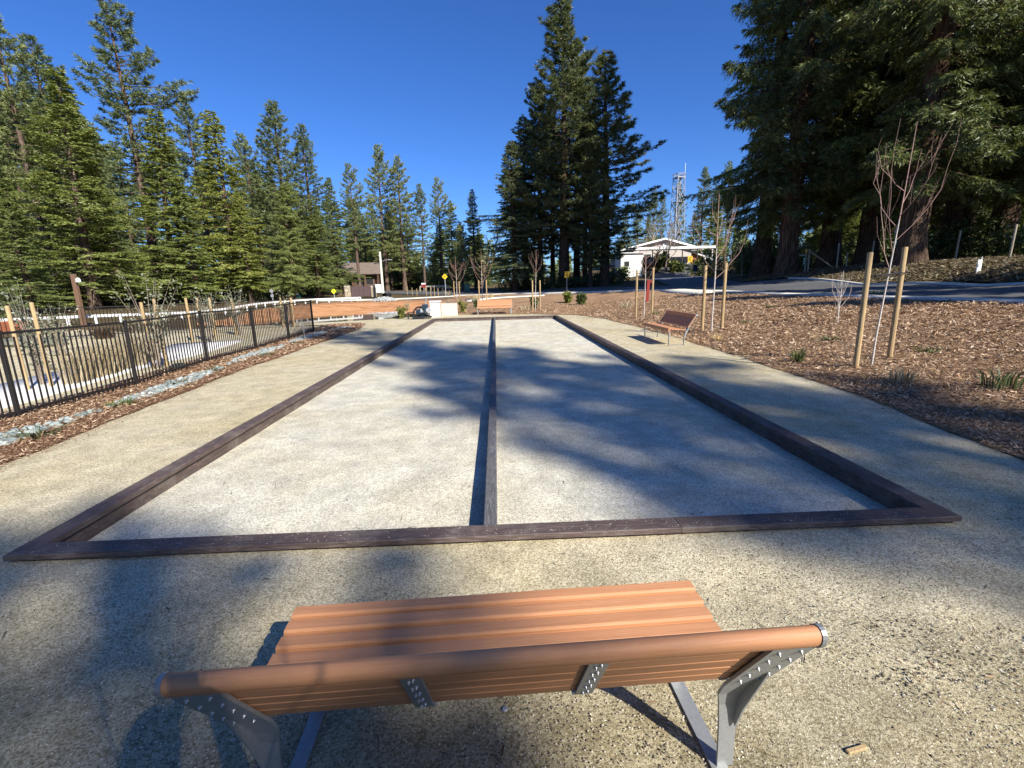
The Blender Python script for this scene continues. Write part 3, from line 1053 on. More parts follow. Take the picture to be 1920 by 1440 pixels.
# ------------------------------------------------------------------ black picket fences
def fence(name, pts, h, label, step=0.102, join_pickets=False):
    base = Vector((pts[0][0], pts[0][1], 0))
    root = empty(name, (base.x, base.y, 0), 0, label, 'fence')
    post = MB().box((0, 0, h/2-0.05), (0.052, 0.052, h+0.12), bev=0.004).box((0, 0, h+0.016), (0.062, 0.062, 0.014)).mesh('post', M_BLACK)
    pick = MB().box((0, 0, 0), (0.017, 0.017, h-0.12)).mesh('picket', M_BLACK)
    allp = MB()
    for i, p in enumerate(pts):
        z = z1(p[0], p[1])
        link('post', post, root, (p[0]-base.x, p[1]-base.y, z))
        if i == len(pts)-1: break
        q = pts[i+1]
        zq = z1(q[0], q[1])
        a, b = Vector((p[0]-base.x, p[1]-base.y, z)), Vector((q[0]-base.x, q[1]-base.y, zq))
        for hh in (h-0.02, 0.09):
            m = MB()
            d = (b-a)
            m.box((0, 0, 0), (d.length-0.05, 0.030, 0.034), rot=d.to_track_quat('X', 'Z').to_matrix())
            m.build('rail', M_BLACK, root, (a+b)/2+Vector((0, 0, hh)))
        n = int((b-a).length/step)
        for k in range(1, n):
            c = a+(b-a)*(k/n)+Vector((0, 0, 0.04+(h-0.12)/2))
            if join_pickets:
                allp.box(c, (0.017, 0.017, h-0.12))
            else:
                link('picket', pick, root, c)
    if join_pickets:
        o = allp.build('picket', M_BLACK, root); o['kind'] = 'stuff'
    return root


fence('metal_fence', [(-6.82, 4.35), (-6.87, 6.72), (-6.95, 9.08), (-7.06, 11.55), (-7.20, 14.2), (-7.24, 16.6), (-7.22, 18.85)], 1.23,
      'near black metal picket fence standing beside the blue green rock strip')
fence('metal_fence', [(-19.6, 13.0), (-18.3, 15.6), (-16.6, 18.4), (-14.6, 20.6), (-12.2, 22.4), (-9.7, 23.0)], 1.2,
      'farther black picket fence behind the young olive shrubs and stakes', 0.11, True)
# white two-rail fence along the road, left
wf = empty('white_rail_fence', (-13.6, 48.6, 0), 0, 'low white rail fence curving along the road above the clay bank', 'fence')
wpts = smooth_poly([(-13.8, 49.3), (-17.8, 46), (-18.8, 40), (-18.5, 34), (-19, 28.5), (-20.3, 24), (-22.2, 19.5)], 2, False)
wq = dens(wpts, 2.4, 0, False)
wpm = MB().box((0, 0, .16), (.10, .10, .44), bev=.01).mesh('post', M_WHITE)
for i, p in enumerate(wq):
    z = z1(*p)
    link('post', wpm, wf, (p[0]+13.6, p[1]-48.6, z))
    if i+1 < len(wq):
        q = wq[i+1]; a = Vector((p[0]+13.6, p[1]-48.6, z)); b = Vector((q[0]+13.6, q[1]-48.6, z1(*q)))
        for hh, tt in ((.34, .13),):
            m = MB(); m.box((0, 0, 0), ((b-a).length-.02, .05, tt), rot=(b-a).to_track_quat('X', 'Z').to_matrix())
            m.build('rail', M_WHITE, wf, (a+b)/2+Vector((0, 0, hh)))

# ------------------------------------------------------------------ loose rock, chips
def stone_mesh(seed, flat=0.5):
    r = np.random.default_rng(seed)
    # a roughly cut block: jittered low icosphere
    t = (1+5**.5)/2
    V = np.array([(-1, t, 0), (1, t, 0), (-1, -t, 0), (1, -t, 0), (0, -1, t), (0, 1, t), (0, -1, -t), (0, 1, -t), (t, 0, -1), (t, 0, 1), (-t, 0, -1), (-t, 0, 1)], float)
    V /= np.linalg.norm(V[0])
    F = [(0, 11, 5), (0, 5, 1), (0, 1, 7), (0, 7, 10), (0, 10, 11), (1, 5, 9), (5, 11, 4), (11, 10, 2), (10, 7, 6), (7, 1, 8), (3, 9, 4), (3, 4, 2), (3, 2, 6), (3, 6, 8), (3, 8, 9), (4, 9, 5), (2, 4, 11), (6, 2, 10), (8, 6, 7), (9, 8, 1)]
    V = V*(1+r.uniform(-.28, .28, (12, 1)))*np.array([1.0, r.uniform(.55, .9), flat*r.uniform(.7, 1.2)])
    return V, np.array(F)


STONES = [stone_mesh(i, 0.55) for i in range(10)]
stone_me = [mesh_np('stone', V, F, M_BLUEROCK) for V, F in STONES]
creek = empty('rock_strip', (-6.2, 10, 0), 0, 'strip of loose blue green rock laid in the mulch along the fence', 'rock strip')
rr = np.random.default_rng(11)
CL = [(-6.35, 3.8), (-5.95, 5.0), (-5.75, 6.0), (-5.85, 7.4), (-6.05, 9.0), (-6.2, 11.0), (-6.45, 13.0), (-6.7, 15.5), (-6.75, 17.5), (-6.55, 19.4), (-6.4, 20.4)]
CLq = np.array(dens(smooth_poly(CL, 2, False), 0.05, 0, False))
cand = []
for _ in range(2500):
    i = int(rr.uniform(0, len(CLq)-1))
    p = CLq[i]
    gapm = 0.5+0.5*math.sin(p[1]*1.55+0.4)
    wdt = (0.07+0.21*gapm)*(1.25 if p[1] < 8 else 1.0)
    if rr.uniform() > 0.06+0.94*gapm**0.8: continue
    x = p[0]+rr.uniform(-1, 1)*wdt; y = p[1]+rr.normal(0, .1)
    s = rr.uniform(.028, .072)*(1.25 if rr.uniform() < .12 else 1)
    cand.append((s/max(4.5, math.hypot(x, y)), x, y, s))
cand.sort(reverse=True)
SV, SF, nb = [], [], 0
for k, (_, x, y, s) in enumerate(cand):
    mi = int(rr.integers(0, 10))
    rot = (rr.uniform(-.5, .5), rr.uniform(-.5, .5), rr.uniform(0, 6.28))
    z = z1(x, y)+0.015+s*rr.uniform(0.0, 0.45)
    if k < 300:
        o = link('stone', stone_me[mi], creek, (x+6.2, y-10, z)); o.scale = (s, s, s); o.rotation_euler = rot
    else:
        from mathutils import Euler
        m3 = np.array(Euler(rot).to_matrix())
        SV.append(STONES[mi][0]@m3.T*s+np.array([x+6.2, y-10, z])); SF.append(STONES[mi][1]+nb); nb += 12
o = link('stone', mesh_np('stone_fill', np.concatenate(SV), np.concatenate(SF), M_BLUEROCK), creek); o['kind'] = 'stuff'


def scatter_stones(name, n, cx, cy, sx, sy, s0, s1, mat, label, cat, mound=0.0, seed=1, zfix=None):
    r = np.random.default_rng(seed)
    V, F, b = [], [], 0
    for _ in range(n):
        a, q = r.uniform(0, 6.28), math.sqrt(r.uniform())
        x, y = cx+sx*q*math.cos(a), cy+sy*q*math.sin(a)
        s = r.uniform(s0, s1)
        mi = int(r.integers(0, 10))
        th = r.uniform(0, 6.28)
        m3 = np.array([[math.cos(th), -math.sin(th), 0], [math.sin(th), math.cos(th), 0], [0, 0, 1]])
        z = (z1(x, y) if zfix is None else zfix)+s*.2+mound*(1-q*q)
        V.append(STONES[mi][0]@m3.T*s+np.array([x, y, z])); F.append(STONES[mi][1]+b); b += 12
    o = link(name, mesh_np(name, np.concatenate(V), np.concatenate(F), mat))
    tag(o, label, cat, None, 'stuff')
    return o


def blades(n, cx, cy, rad, h0, h1, wd, lean, seed, zb=0.0, curve=0.4):
    """Curved grass blades, two segments each. Returns V,F(quads),shade."""
    r = np.random.default_rng(seed)
    a = r.uniform(0, 6.283, n); q = rad*np.sqrt(r.uniform(0, 1, n))
    b = np.stack([cx+q*np.cos(a), cy+q*np.sin(a), np.full(n, zb)], 1)
    d = np.stack([np.cos(a), np.sin(a)], 1)*(q/rad)[:, None]*lean + r.normal(0, lean*.5, (n, 2))
    h = r.uniform(h0, h1, n)
    m = b+np.column_stack([d*h[:, None]*.35, h*.62])
    t = b+np.column_stack([d*h[:, None]*(1.0+curve), h*(1-0.12*curve)])
    az = r.uniform(0, 6.283, n)
    sd = np.stack([np.cos(az), np.sin(az), np.zeros(n)], 1)*(wd*r.uniform(.6, 1.3, n))[:, None]
    V = np.stack([b-sd, b+sd, m+sd*.8, m-sd*.8, t+sd*.15, t-sd*.15], 1).reshape(-1, 3)
    i = np.arange(n)*6
    F = np.concatenate([np.stack([i, i+1, i+2, i+3], 1), np.stack([i+3, i+2, i+4, i+5], 1)])
    s = r.uniform(0, 1, n)
    return V, F, np.concatenate([s, s])


def chips(name, poly, n, mat, seed, near=3.5, far=26.0, label=None, dz=0.035, smin=0.03, smax=0.10, excl=None):
    r = np.random.default_rng(seed)
    B = np.array(poly)
    x0, y0 = B.min(0); x1, y1 = B.max(0)
    P = np.zeros((0, 2))
    while len(P) < n:
        q = np.stack([r.uniform(x0, x1, n*4), r.uniform(y0, y1, n*4)], 1)
        dd = np.hypot(q[:, 0], q[:, 1])
        ang = np.arctan2(q[:, 0], q[:, 1])
        keep = (r.uniform(0, 1, len(q)) < np.clip((near+2.0)**2/np.maximum(dd, near)**2*1.0, 0.03, 1)) & (dd < far) & (np.abs(ang) < 0.95)
        q = q[keep]
        _, ins = seg_dist(q, B)
        P = np.concatenate([P, q[ins]])
    P = P[:n]
    dd = np.hypot(P[:, 0], P[:, 1])
    L = r.uniform(smin, smax, n)*np.clip(dd/9, 0.8, 1.9)
    wd = L*r.uniform(.10, .26, n)
    az = r.uniform(0, 6.283, n)
    tilt = r.normal(0, .28, n)
    z = Z(P[:, 0], P[:, 1])+dz+np.abs(np.sin(tilt))*L*.4 + r.uniform(-.008, .014, n)
    u = np.stack([np.cos(az)*np.cos(tilt), np.sin(az)*np.cos(tilt), np.sin(tilt)], 1)
    roll = r.normal(0, .5, n)
    s = np.stack([-np.sin(az)*np.cos(roll), np.cos(az)*np.cos(roll), np.sin(roll)], 1)
    c = np.column_stack([P, z])
    bow = np.array([0, 0, 1.0])*(L*r.uniform(-.02, .14, n))[:, None]
    hl = u*(L/2)[:, None]; hw = s*(wd/2)[:, None]
    V = np.stack([c-hl-hw*.6, c-hl+hw*.6, c+bow-hw, c+bow+hw, c+hl-hw*.5, c+hl+hw*.5], 1).reshape(-1, 3)
    i = np.arange(n)*6
    F = np.concatenate([np.stack([i, i+2, i+3, i+1], 1), np.stack([i+2, i+4, i+5, i+3], 1)])
    sh = r.beta(1.3, 2.0, n)
    o = link(name, mesh_np(name, V, F, mat, False, np.concatenate([sh, sh])))
    tag(o, label, 'wood chips', None, 'stuff')
    return o


chips('wood_chips', MULCH_R, 80000, M_CHIP, 21, 4.0, 32, 'loose shredded bark chips covering the planted slope on the right', .03, .018, .08)
chips('wood_chips', MULCH_L, 26000, M_CHIP, 22, 4.0, 24, 'reddish shredded bark chips covering the strip along the fence', .03, .02, .065)


def spill(line, n, seed, label):
    r = np.random.default_rng(seed)
    q = np.array(dens(line, .05, .05, False))
    i = (r.uniform(0, 1, n)**1.7*(len(q)-1)).astype(int)
    P = q[i]+r.normal(0, .10, (n, 2))
    return P


def chip_points(name, P, seed, mat, label, smin, smax, dz):
    r = np.random.default_rng(seed)
    n = len(P)
    L = r.uniform(smin, smax, n); wd = L*r.uniform(.12, .3, n); az = r.uniform(0, 6.283, n)
    z = Z(P[:, 0], P[:, 1])+dz+r.uniform(0, .006, n)
    u = np.stack([np.cos(az), np.sin(az), r.normal(0, .12, n)], 1); sv = np.stack([-np.sin(az), np.cos(az), r.normal(0, .2, n)], 1)
    c = np.column_stack([P, z]); hl = u*(L/2)[:, None]; hw = sv*(wd/2)[:, None]
    V = np.stack([c-hl, c+hw, c+hl, c-hw], 1).reshape(-1, 3)
    o = link(name, mesh_np(name, V, np.arange(4*n).reshape(-1, 4), mat, False, r.beta(1.3, 2.0, n)))
    tag(o, label, 'wood chips', None, 'stuff')


chip_points('wood_chips', spill([(4.75, 3.0), (5.0, 5.5), (5.2, 8), (5.28, 12.5), (5.2, 17), (4.95, 21.5), (4.15, 24.1)], 5200, 51, ''), 52, M_CHIP, 'bark chips spilled over the path edge on the right', .02, .07, .016)
chip_points('wood_chips', spill([(-4.95, 3.6), (-5.05, 6), (-5.35, 9), (-5.45, 14.5), (-5.5, 19), (-6.0, 22.3)], 4200, 53, ''), 54, M_CHIP, 'bark chips spilled over the path edge on the left', .015, .055, .016)
# a few chips kicked onto the granite, lower right corner of the terrace
chips('wood_chips', [(0.95, 0.9), (1.9, 0.9), (2.6, 1.9), (1.9, 1.75), (1.2, 1.25)], 60, M_CHIP, 23, 1.0, 6, 'pale splinters of bark scattered on bare granite by the bench', 0.006, .015, .05)
chips('wood_chips', [(-4.6, 0.6), (4.4, 0.6), (4.6, 4.2), (3.2, 2.4), (-3, 2.4), (-4.7, 4.4)], 90, M_CHIP, 24, 1.0, 9, 'tiny bits of bark lying loose around the front of the courts', 0.006, .012, .045)

chips('dry_grass', [(19.3, 8), (26, 8), (27, 20), (27, 36), (23, 41), (19.8, 38.5), (19.4, 28)], 34000, M_BANKG, 25, 18.0, 48, 'dry matted grass covering the bank across the road', 0.05, .05, .14)
bpy.data.objects['dry_grass']['category'] = 'grass'
# pebbles and grit standing up out of the granite near the viewer
M_GRIT = leaf_mat('granite_grit', (0.07, 0.06, 0.045), (0.34, 0.30, 0.215), (0.82, 0.76, 0.62), 0.0, 0.0)
M_GRITC = leaf_mat('shell_grit', (0.16, 0.15, 0.125), (0.56, 0.53, 0.44), (0.88, 0.85, 0.76), 0.0, 0.0)


def grit(name, n, x0, x1, y0, y1, s0, s1, mat, label, seed, z0=None):
    r = np.random.default_rng(seed)
    P = np.stack([r.uniform(x0, x1, n), y0+(y1-y0)*r.uniform(0, 1, n)**1.6], 1)
    s = r.uniform(s0, s1, n)
    th = r.uniform(0, 6.283, n)
    base = np.array([(1, 0, 0), (-.5, .8, 0), (-.5, -.8, 0), (0.1, 0, .75)])
    c, sn = np.cos(th), np.sin(th)
    V = np.empty((n, 4, 3))
    V[:, :, 0] = P[:, None, 0]+s[:, None]*(base[None, :, 0]*c[:, None]-base[None, :, 1]*sn[:, None])
    V[:, :, 1] = P[:, None, 1]+s[:, None]*(base[None, :, 0]*sn[:, None]+base[None, :, 1]*c[:, None])
    V[:, :, 2] = (z0 if z0 is not None else 0.001 if mat is M_GRIT else -0.1)+s[:, None]*base[None, :, 2]
    i = np.arange(n)*4
    F = np.concatenate([np.stack([i, i+1, i+3], 1), np.stack([i+1, i+2, i+3], 1), np.stack([i+2, i, i+3], 1)])
    q_ = r.beta(1.1, 1.3, n)
    o = link(name, mesh_np(name, V.reshape(-1, 3), F, mat, False, np.concatenate([q_, q_, q_])))
    tag(o, label, 'grit', None, 'stuff')


grit('grit', 34000, -2.9, 3.4, 0.85, 2.6, .0026, .0062, M_GRIT, 'loose granite grit round the near bench', 31)
grit('grit', 9000, -2.7, 2.7, 3.0, 5.5, .003, .006, M_GRITC, 'pale loose grit lying on the near end of the courts', 33)


# ------------------------------------------------------------------ conifers
def unit(a):
    return a/np.maximum(np.linalg.norm(a, axis=-1, keepdims=True), 1e-9)


def conifer_meshes(seed, H, R, cb, kind, trunk_r, dens_k=1.0, leaf=None, bark=None):
    r = np.random.default_rng(seed)
    wood = MB()
    # trunk with slight sway and fluted base
    nz = 22 if kind == 'cedar' else 16
    ph = r.uniform(0, 6.28, 6)
    def ctr(z):
        t = z/H
        return np.array([0.18*math.sin(3*t+ph[0])*t*H*.03, 0.18*math.sin(2.3*t+ph[1])*t*H*.03, z])
    nside = 14
    vs, fs = [], []
    for i in range(nz+1):
        t = (i/nz)**1.35
        z = H*0.985*t-0.35*(1-t)
        rad = trunk_r*((1-t)**0.85)+0.02
        if z < 2.2: rad *= 1+0.42*(1-max(z, 0)/2.2)**2.2
        c = ctr(max(z, 0)); c[2] = z
        for k in range(nside):
            a = 2*PI*k/nside
            fl = 1+(0.10 if kind == 'cedar' else 0.05)*math.sin(a*5+ph[2]+z*.15)*max(0.2, 1-t)+0.06*r.uniform(-1, 1)
            vs.append((c[0]+math.cos(a)*rad*fl, c[1]+math.sin(a)*rad*fl, z))
    for i in range(nz):
        for k in range(nside):
            fs.append((i*nside+k, i*nside+(k+1) % nside, (i+1)*nside+(k+1) % nside, (i+1)*nside+k))
    wood.add(vs, fs, True)
    LV, LS = [], []
    z = cb*H
    az = r.uniform(0, 6.28)
    top = H*0.992
    cb0 = z
    lop = r.uniform(0, 6.28)
    while z < top:
        u = (z-cb0)/(H-cb0)
        if kind == 'pine':
            prof = R*min(1, 0.55+u*2.2)*(1-u)**0.62*0.98+0.22
            step = (0.62-0.25*u)/dens_k; nb = 4 if u < .9 else 3
            elev = -0.30+0.95*u+r.normal(0, .10)
        elif kind == 'fir':
            prof = R*min(1, 0.75+u*2)*(1-u)**0.86+0.18
            step = (0.46-0.16*u)/dens_k; nb = 5
            elev = -0.32+0.75*u+r.normal(0, .09)
        else:
            prof = R*min(1, 0.72+u*1.5)*(1-u)**0.55+0.25
            step = (0.52-0.20*u)/dens_k; nb = 5
            elev = -0.30+0.70*u+r.normal(0, .14)
        for k in range(nb):
            az += 2.39996+r.normal(0, .25)
            gap = 0.5+0.5*math.sin(az*1.0+ph[4]+z*.35)*math.sin(z*.62+ph[5])
            if gap < 0.10 and u < .85: continue
            Lb = prof*r.uniform(0.58, 1.12)*(0.80+0.36*gap)*(1+0.16*math.sin(z*.9+ph[1]))*(1+0.16*math.sin(az+lop)+0.14*math.sin(2*az+z*.5+ph[3]))
            if kind == 'pine' and u < 0.35 and r.uniform() < 0.30: Lb *= 0.45
            if kind != 'pine' and r.uniform() < 0.07: Lb *= 1.25
            if r.uniform() < 0.06: continue
            Lb = max(Lb, 0.18)
            hd = np.array([math.cos(az), math.sin(az), 0.0])
            sd = np.array([-math.sin(az), math.cos(az), 0.0])
            e0 = elev
            tipcurl = 0.55 if kind == 'pine' else (0.10 if kind == 'fir' else -0.15)
            ns = 5
            q = [ctr(z)]
            for j in range(ns):
                e = e0+tipcurl*(j/ns)**1.5
                q.append(q[-1]+(hd*math.cos(e)+np.array([0, 0, math.sin(e)])+sd*r.normal(0, .10))*Lb/ns)
            q = np.array(q)
            if Lb > 0.6:
                wood.tube(q[[0, 2, 3, 5]], [0.018+Lb*.011, 0.012+Lb*.007, 0.01+Lb*.004, 0.006], 4, False)
            def P(s):
                f = np.clip(s, 0, 0.9999)*ns
                i = f.astype(int)
                return q[i]+(q[i+1]-q[i])*(f-i)[:, None]
            if kind == 'pine':
                m = max(4, int(Lb/0.145*dens_k))
                s = r.uniform(0.22, 1.0, m)**0.75
                s[-1] = 1.0
                p = P(s)
                lat = r.uniform(-1, 1, m)*(0.10+0.36*Lb*(1.05-s)*0.8)
                p = p+sd*lat[:, None]+np.array([0, 0, 1.0])*r.normal(0.04, .10, m)[:, None]
                d = unit(hd*(0.6+0*s)[:, None]+sd*(np.sign(lat)*.5+r.normal(0, .3, m))[:, None]+np.array([0, 0, 1.0])*r.uniform(.1, .8, m)[:, None])
                K = 14
                sz = r.uniform(.28, .50, m)
                dd = unit(d[:, None]*0.75+r.normal(0, .62, (m, K, 3)))
                L = (sz[:, None]*r.uniform(.7, 1.15, (m, K)))[..., None]
                sv = unit(np.cross(dd, r.normal(0, 1, (m, K, 3))))*(0.040*r.uniform(.7, 1.3, (m, K)))[..., None]
                b0 = p[:, None]-d[:, None]*(sz*.25)[:, None, None]*r.uniform(0, 1, (m, K, 1))
                tri = np.stack([b0+dd*L*.12+sv*.8, b0+dd*L*.12-sv*.8, b0+dd*L], 2)
                sh = np.clip(r.uniform(.15, .75, m)[:, None]+r.normal(0, .14, (m, K)), 0, 1)
            else:
                stp = 0.105 if kind == 'fir' else 0.12
                m = max(4, int(Lb/stp*dens_k))
                s = r.uniform(0.12, 1.0, m)**0.8
                p = P(s)
                sg = np.where(r.uniform(size=m) < .5, -1.0, 1.0)
                tl = (0.22+0.42*Lb*(1.02-s)**0.8*0.75)*r.uniform(.6, 1.15, m)
                droop = r.uniform(-.35, .05, m) if kind == 'fir' else r.uniform(-.9, .05, m)
                td = unit(hd*r.uniform(.35, 1.0, m)[:, None]+sd*(sg*r.uniform(.4, 1.0, m))[:, None]+np.array([0, 0, 1.0])*droop[:, None])
                K = 14 if kind == 'fir' else 18
                f = r.uniform(.1, 1.0, (m, K))
                b0 = p[:, None]+td[:, None]*(tl[:, None]*f)[..., None]
                b0[..., 2] -= (tl[:, None]*f**2)*(0.10 if kind == 'fir' else 0.28)
                cr = unit(np.cross(td, np.array([0, 0, 1.0])))
                lr = np.where(r.uniform(size=(m, K)) < .5, -1.0, 1.0)
                dz = r.normal(-.02, .22, (m, K)) if kind == 'fir' else r.normal(-.28, .30, (m, K))
                dd = unit(td[:, None]*r.uniform(.5, 1, (m, K, 1))+cr[:, None]*(lr*r.uniform(.3, .9, (m, K)))[..., None]+np.array([0, 0, 1.0])*dz[..., None])
                L = r.uniform(.17, .36, (m, K, 1))*(1.0 if kind == 'fir' else 1.05)
                nrm = unit(r.normal(0, .75, (m, K, 3))+np.array([0, 0, 0.45])+hd*0.55)
                sv = unit(np.cross(dd, nrm))*(r.uniform(.030, .060, (m, K))*(1.0 if kind == 'fir' else 0.62))[..., None]
                tri = np.stack([b0+dd*L*.25+sv, b0+dd*L*.25-sv, b0+dd*L], 2)
                sh = np.clip(r.uniform(.15, .8, m)[:, None]+r.normal(0, .14, (m, K)), 0, 1)
            LV.append(tri.reshape(-1, 3)); LS.append(sh.ravel())
        z += step*r.uniform(.75, 1.25)
    # dead bare limbs on the trunk under the crown
    for k in range(26 if kind != 'cedar' else 34):
        zz = r.uniform(1.5, cb0+0.12*H); a = r.uniform(0, 6.28); Ld = r.uniform(.5, 2.2)*(1.0 if kind != 'cedar' else 1.4)
        p0 = Vector(ctr(zz)); d = Vector((math.cos(a), math.sin(a), r.uniform(-.45, .15)))
        p1 = p0+d*Ld*.55; p2 = p1+(d+Vector((r.normal(0, .3), r.normal(0, .3), -.25)))*Ld*.45
        wood.tube([p0, p1, p2], [.028, .016, .005], 4, False)
    V = np.concatenate(LV); S = np.concatenate(LS)
    F = np.arange(len(V)).reshape(-1, 3)
    return wood.mesh('trunk', bark), mesh_np('crown', V, F, leaf, False, S)


TREES = {}
for i in range(6):
    TREES['pine%d' % i] = (30.0, conifer_meshes(100+i, 30.0, 4.3+0.4*(i % 2), (0.30, 0.14, 0.22, 0.36, 0.18, 0.26)[i], 'pine', 0.34, 1.0, M_PINE, M_BARKP))
for i in range(5):
    TREES['fir%d' % i] = (26.0, conifer_meshes(200+i, 26.0, 4.6, (0.05, 0.09, 0.14, 0.08, 0.12)[i], 'fir', 0.36, 1.0, M_FIR, M_BARKP))
for i in range(3):
    TREES['cedar%d' % i] = (32.0, conifer_meshes(300+i, 32.0, 5.0, (0.15, 0.13, 0.18)[i], 'cedar', 0.62, 1.3, M_CEDAR, M_BARK))
TREES['clump0'] = (34.0, conifer_meshes(400, 34.0, 5.6, 0.18, 'pine', 0.50, 1.35, M_CLUMP, M_BARK))
TREES['clump2'] = (31.0, conifer_meshes(402, 31.0, 5.4, 0.13, 'pine', 0.45, 1.3, M_CLUMP, M_BARK))
TREES['clump1'] = (30.0, conifer_meshes(401, 30.0, 6.0, 0.13, 'fir', 0.50, 1.05, M_CLUMP, M_BARK))
tr_rng = random.Random(77)
USED = {}


def tree(var, x, y, H, label, group, rscale=1.0, rz=None, lean=(0, 0), name='pine_tree', z=None, mat=None):
    H0, (wm, lm) = TREES[var]
    s = H/H0
    z = z1(x, y)-0.1 if z is None else z
    if var not in USED:
        o = bpy.data.objects.new(name, None); col.objects.link(o)
        link('trunk', wm, o); link('crown', lm, o)
        USED[var] = o
    else:
        src = USED[var]
        o = src.copy(); o.name = name; col.objects.link(o)
        for ch in src.children:
            c = ch.copy(); col.objects.link(c); c.parent = o
    o.location = (x, y, z)
    o.scale = (s*rscale, s*rscale, s)
    o.rotation_euler = (lean[1], lean[0], tr_rng.uniform(0, 6.28) if rz is None else rz)
    o['label'] = label; o['category'] = 'tree'
    for k in ('group',):
        if k in o: del o[k]
    if group: o['group'] = group
    if mat:
        for c in o.children:
            if c.data is lm:
                c.material_slots[0].link = 'OBJECT'; c.material_slots[0].material = mat
    return o


def tree_at(var, u, v, vtop, Y, label, group, rscale=1.0, name='pine_tree', lean=(0, 0), mat=None):
    """Stands where the sight line through (u, v) reaches depth Y, as tall as the photo's top line vtop asks."""
    x = float(AT(u, v, Y)[0])
    zg = z1(x, Y)-0.1
    zt = float(AT(u, vtop, Y)[2])
    return tree(var, x, Y, max(3.0, zt-zg), label, group, rscale, None, lean, name, zg, mat)


G_F = 'conifers of the forest beyond the pond'
fl = [
    ('pine2', 30, 170, 30, 38, 'tall thin-topped pine at the left edge, left of the broad yellow-green fir', 1.0, 'pine_tree'),
    ('pine0', 70, 180, 50, 41, 'thin-topped pine just behind the broad yellow-green fir on the left', 0.95, 'pine_tree'),
    ('fir0', 112, 260, 112, 36, 'broad yellow-green fir with a pointed top, lowest branches hanging behind the brown lamp post', 1.05, 'fir_tree'),
    ('pine3', 232, 160, 8, 46, 'tallest pine on the left with an open crown and bare lower trunk', 1.0, 'pine_tree'),
    ('fir3', 290, 330, 200, 42, 'dense fir standing right in front of the tallest pine on the left', 1.0, 'fir_tree'),
    ('pine4', 364, 260, 173, 54, 'blue-green pine between two dense firs, its narrow top standing above both', 0.9, 'pine_tree'),
    ('fir4', 418, 320, 206, 47, 'yellow-green fir with a rounded top right of the blue-green pine', 0.95, 'fir_tree'),
    ('pine5', 470, 330, 252, 58, 'lower pine in the notch left of the pair of big pines', 0.95, 'pine_tree'),
    ('pine1', 520, 300, 193, 55, 'taller of the pair of big pines behind the end of the near picket fence', 1.1, 'pine_tree'),
    ('pine4', 575, 320, 235, 57, 'lower, right-hand one of the pair of big pines behind the fence end', 1.05, 'pine_tree'),
    ('fir1', 622, 400, 330, 62, 'slender fir closing the right flank of the pair of big pines', 0.8, 'fir_tree'),
    ('pine3', 660, 380, 307, 66, 'pine with a long bare grey trunk above the brown gate', 0.85, 'pine_tree'),
    ('pine5', 714, 380, 271, 78, 'narrow pointed pine directly behind the tall street lamp', 0.85, 'pine_tree'),
    ('pine4', 750, 400, 293, 77, 'full pine right of the tall street lamp, branches low over the road', 1.05, 'pine_tree'),
    ('pine0', 790, 420, 343, 76, 'left one of three thin pines in the gap before the central clump', 0.8, 'pine_tree'),
    ('pine3', 824, 420, 333, 78, 'tallest of three thin pines in the gap before the central clump', 0.8, 'pine_tree'),
    ('fir2', 846, 440, 375, 72, 'right one of three thin conifers in the gap, short and pointed', 0.75, 'fir_tree'),
    ('clump1', 888, 430, 353, 68, 'dark fir left of the central clump, behind the bare staked sapling', 0.62, 'fir_tree'),
]
for var, u, v, vt, Y, lab, rs, nm in fl:
    lean = (0.045 if u < 300 else 0.02 if u < 480 else 0.0)
    tree_at(var, u, v, vt, Y, lab, G_F, rs*1.38, nm, (lean, 0))
# low skirts of younger firs in front of the forest, at the left edge
tree_at('fir0', 20, 400, 330, 31, 'short bushy fir at the left edge reaching down to the fence line', G_F, 1.5, 'fir_tree')
tree_at('fir1', 190, 420, 300, 38, 'short wide fir filling the gap below the tallest pine', G_F, 1.35, 'fir_tree')
tree_at('fir0', 350, 430, 330, 42, 'short wide fir under the blue-green pine, behind the grey street sign', G_F, 1.35, 'fir_tree')
tree_at('fir2', 455, 440, 360, 46, 'short fir left of the small yellow-topped cedar', G_F, 1.3, 'fir_tree')
tree_at('cedar1', 530, 400, 338, 47, 'small yellow-topped cedar with a leaning pale trunk', G_F, 1.15, 'cedar_tree', (-0.06, 0), M_FIR)
tree_at('fir1', 588, 450, 372, 55, 'short fir overhanging the brown-roofed cabin', G_F, 1.35, 'fir_tree')
# the depth of the forest: alike trees standing behind the front row
dk = random.Random(9)
for i in range(64):
    u = dk.uniform(-60, 940) if i % 4 else dk.uniform(560, 920)
    Y = dk.uniform(64, 112)
    env = np.interp(u, [-60, 60, 230, 330, 480, 600, 700, 800, 900, 960], [150, 140, 190, 260, 300, 370, 370, 400, 420, 430])
    vt = env+dk.uniform(0, 70)
    tree_at(dk.choice(['pine0', 'pine1', 'pine3', 'fir1', 'fir3', 'pine4', 'pine5', 'fir4']), u, 420, vt, Y, 'conifer deep in the forest, half hidden behind the front row of trees', 'conifers deep in the forest', dk.uniform(1.1, 1.5), 'conifer_tree')

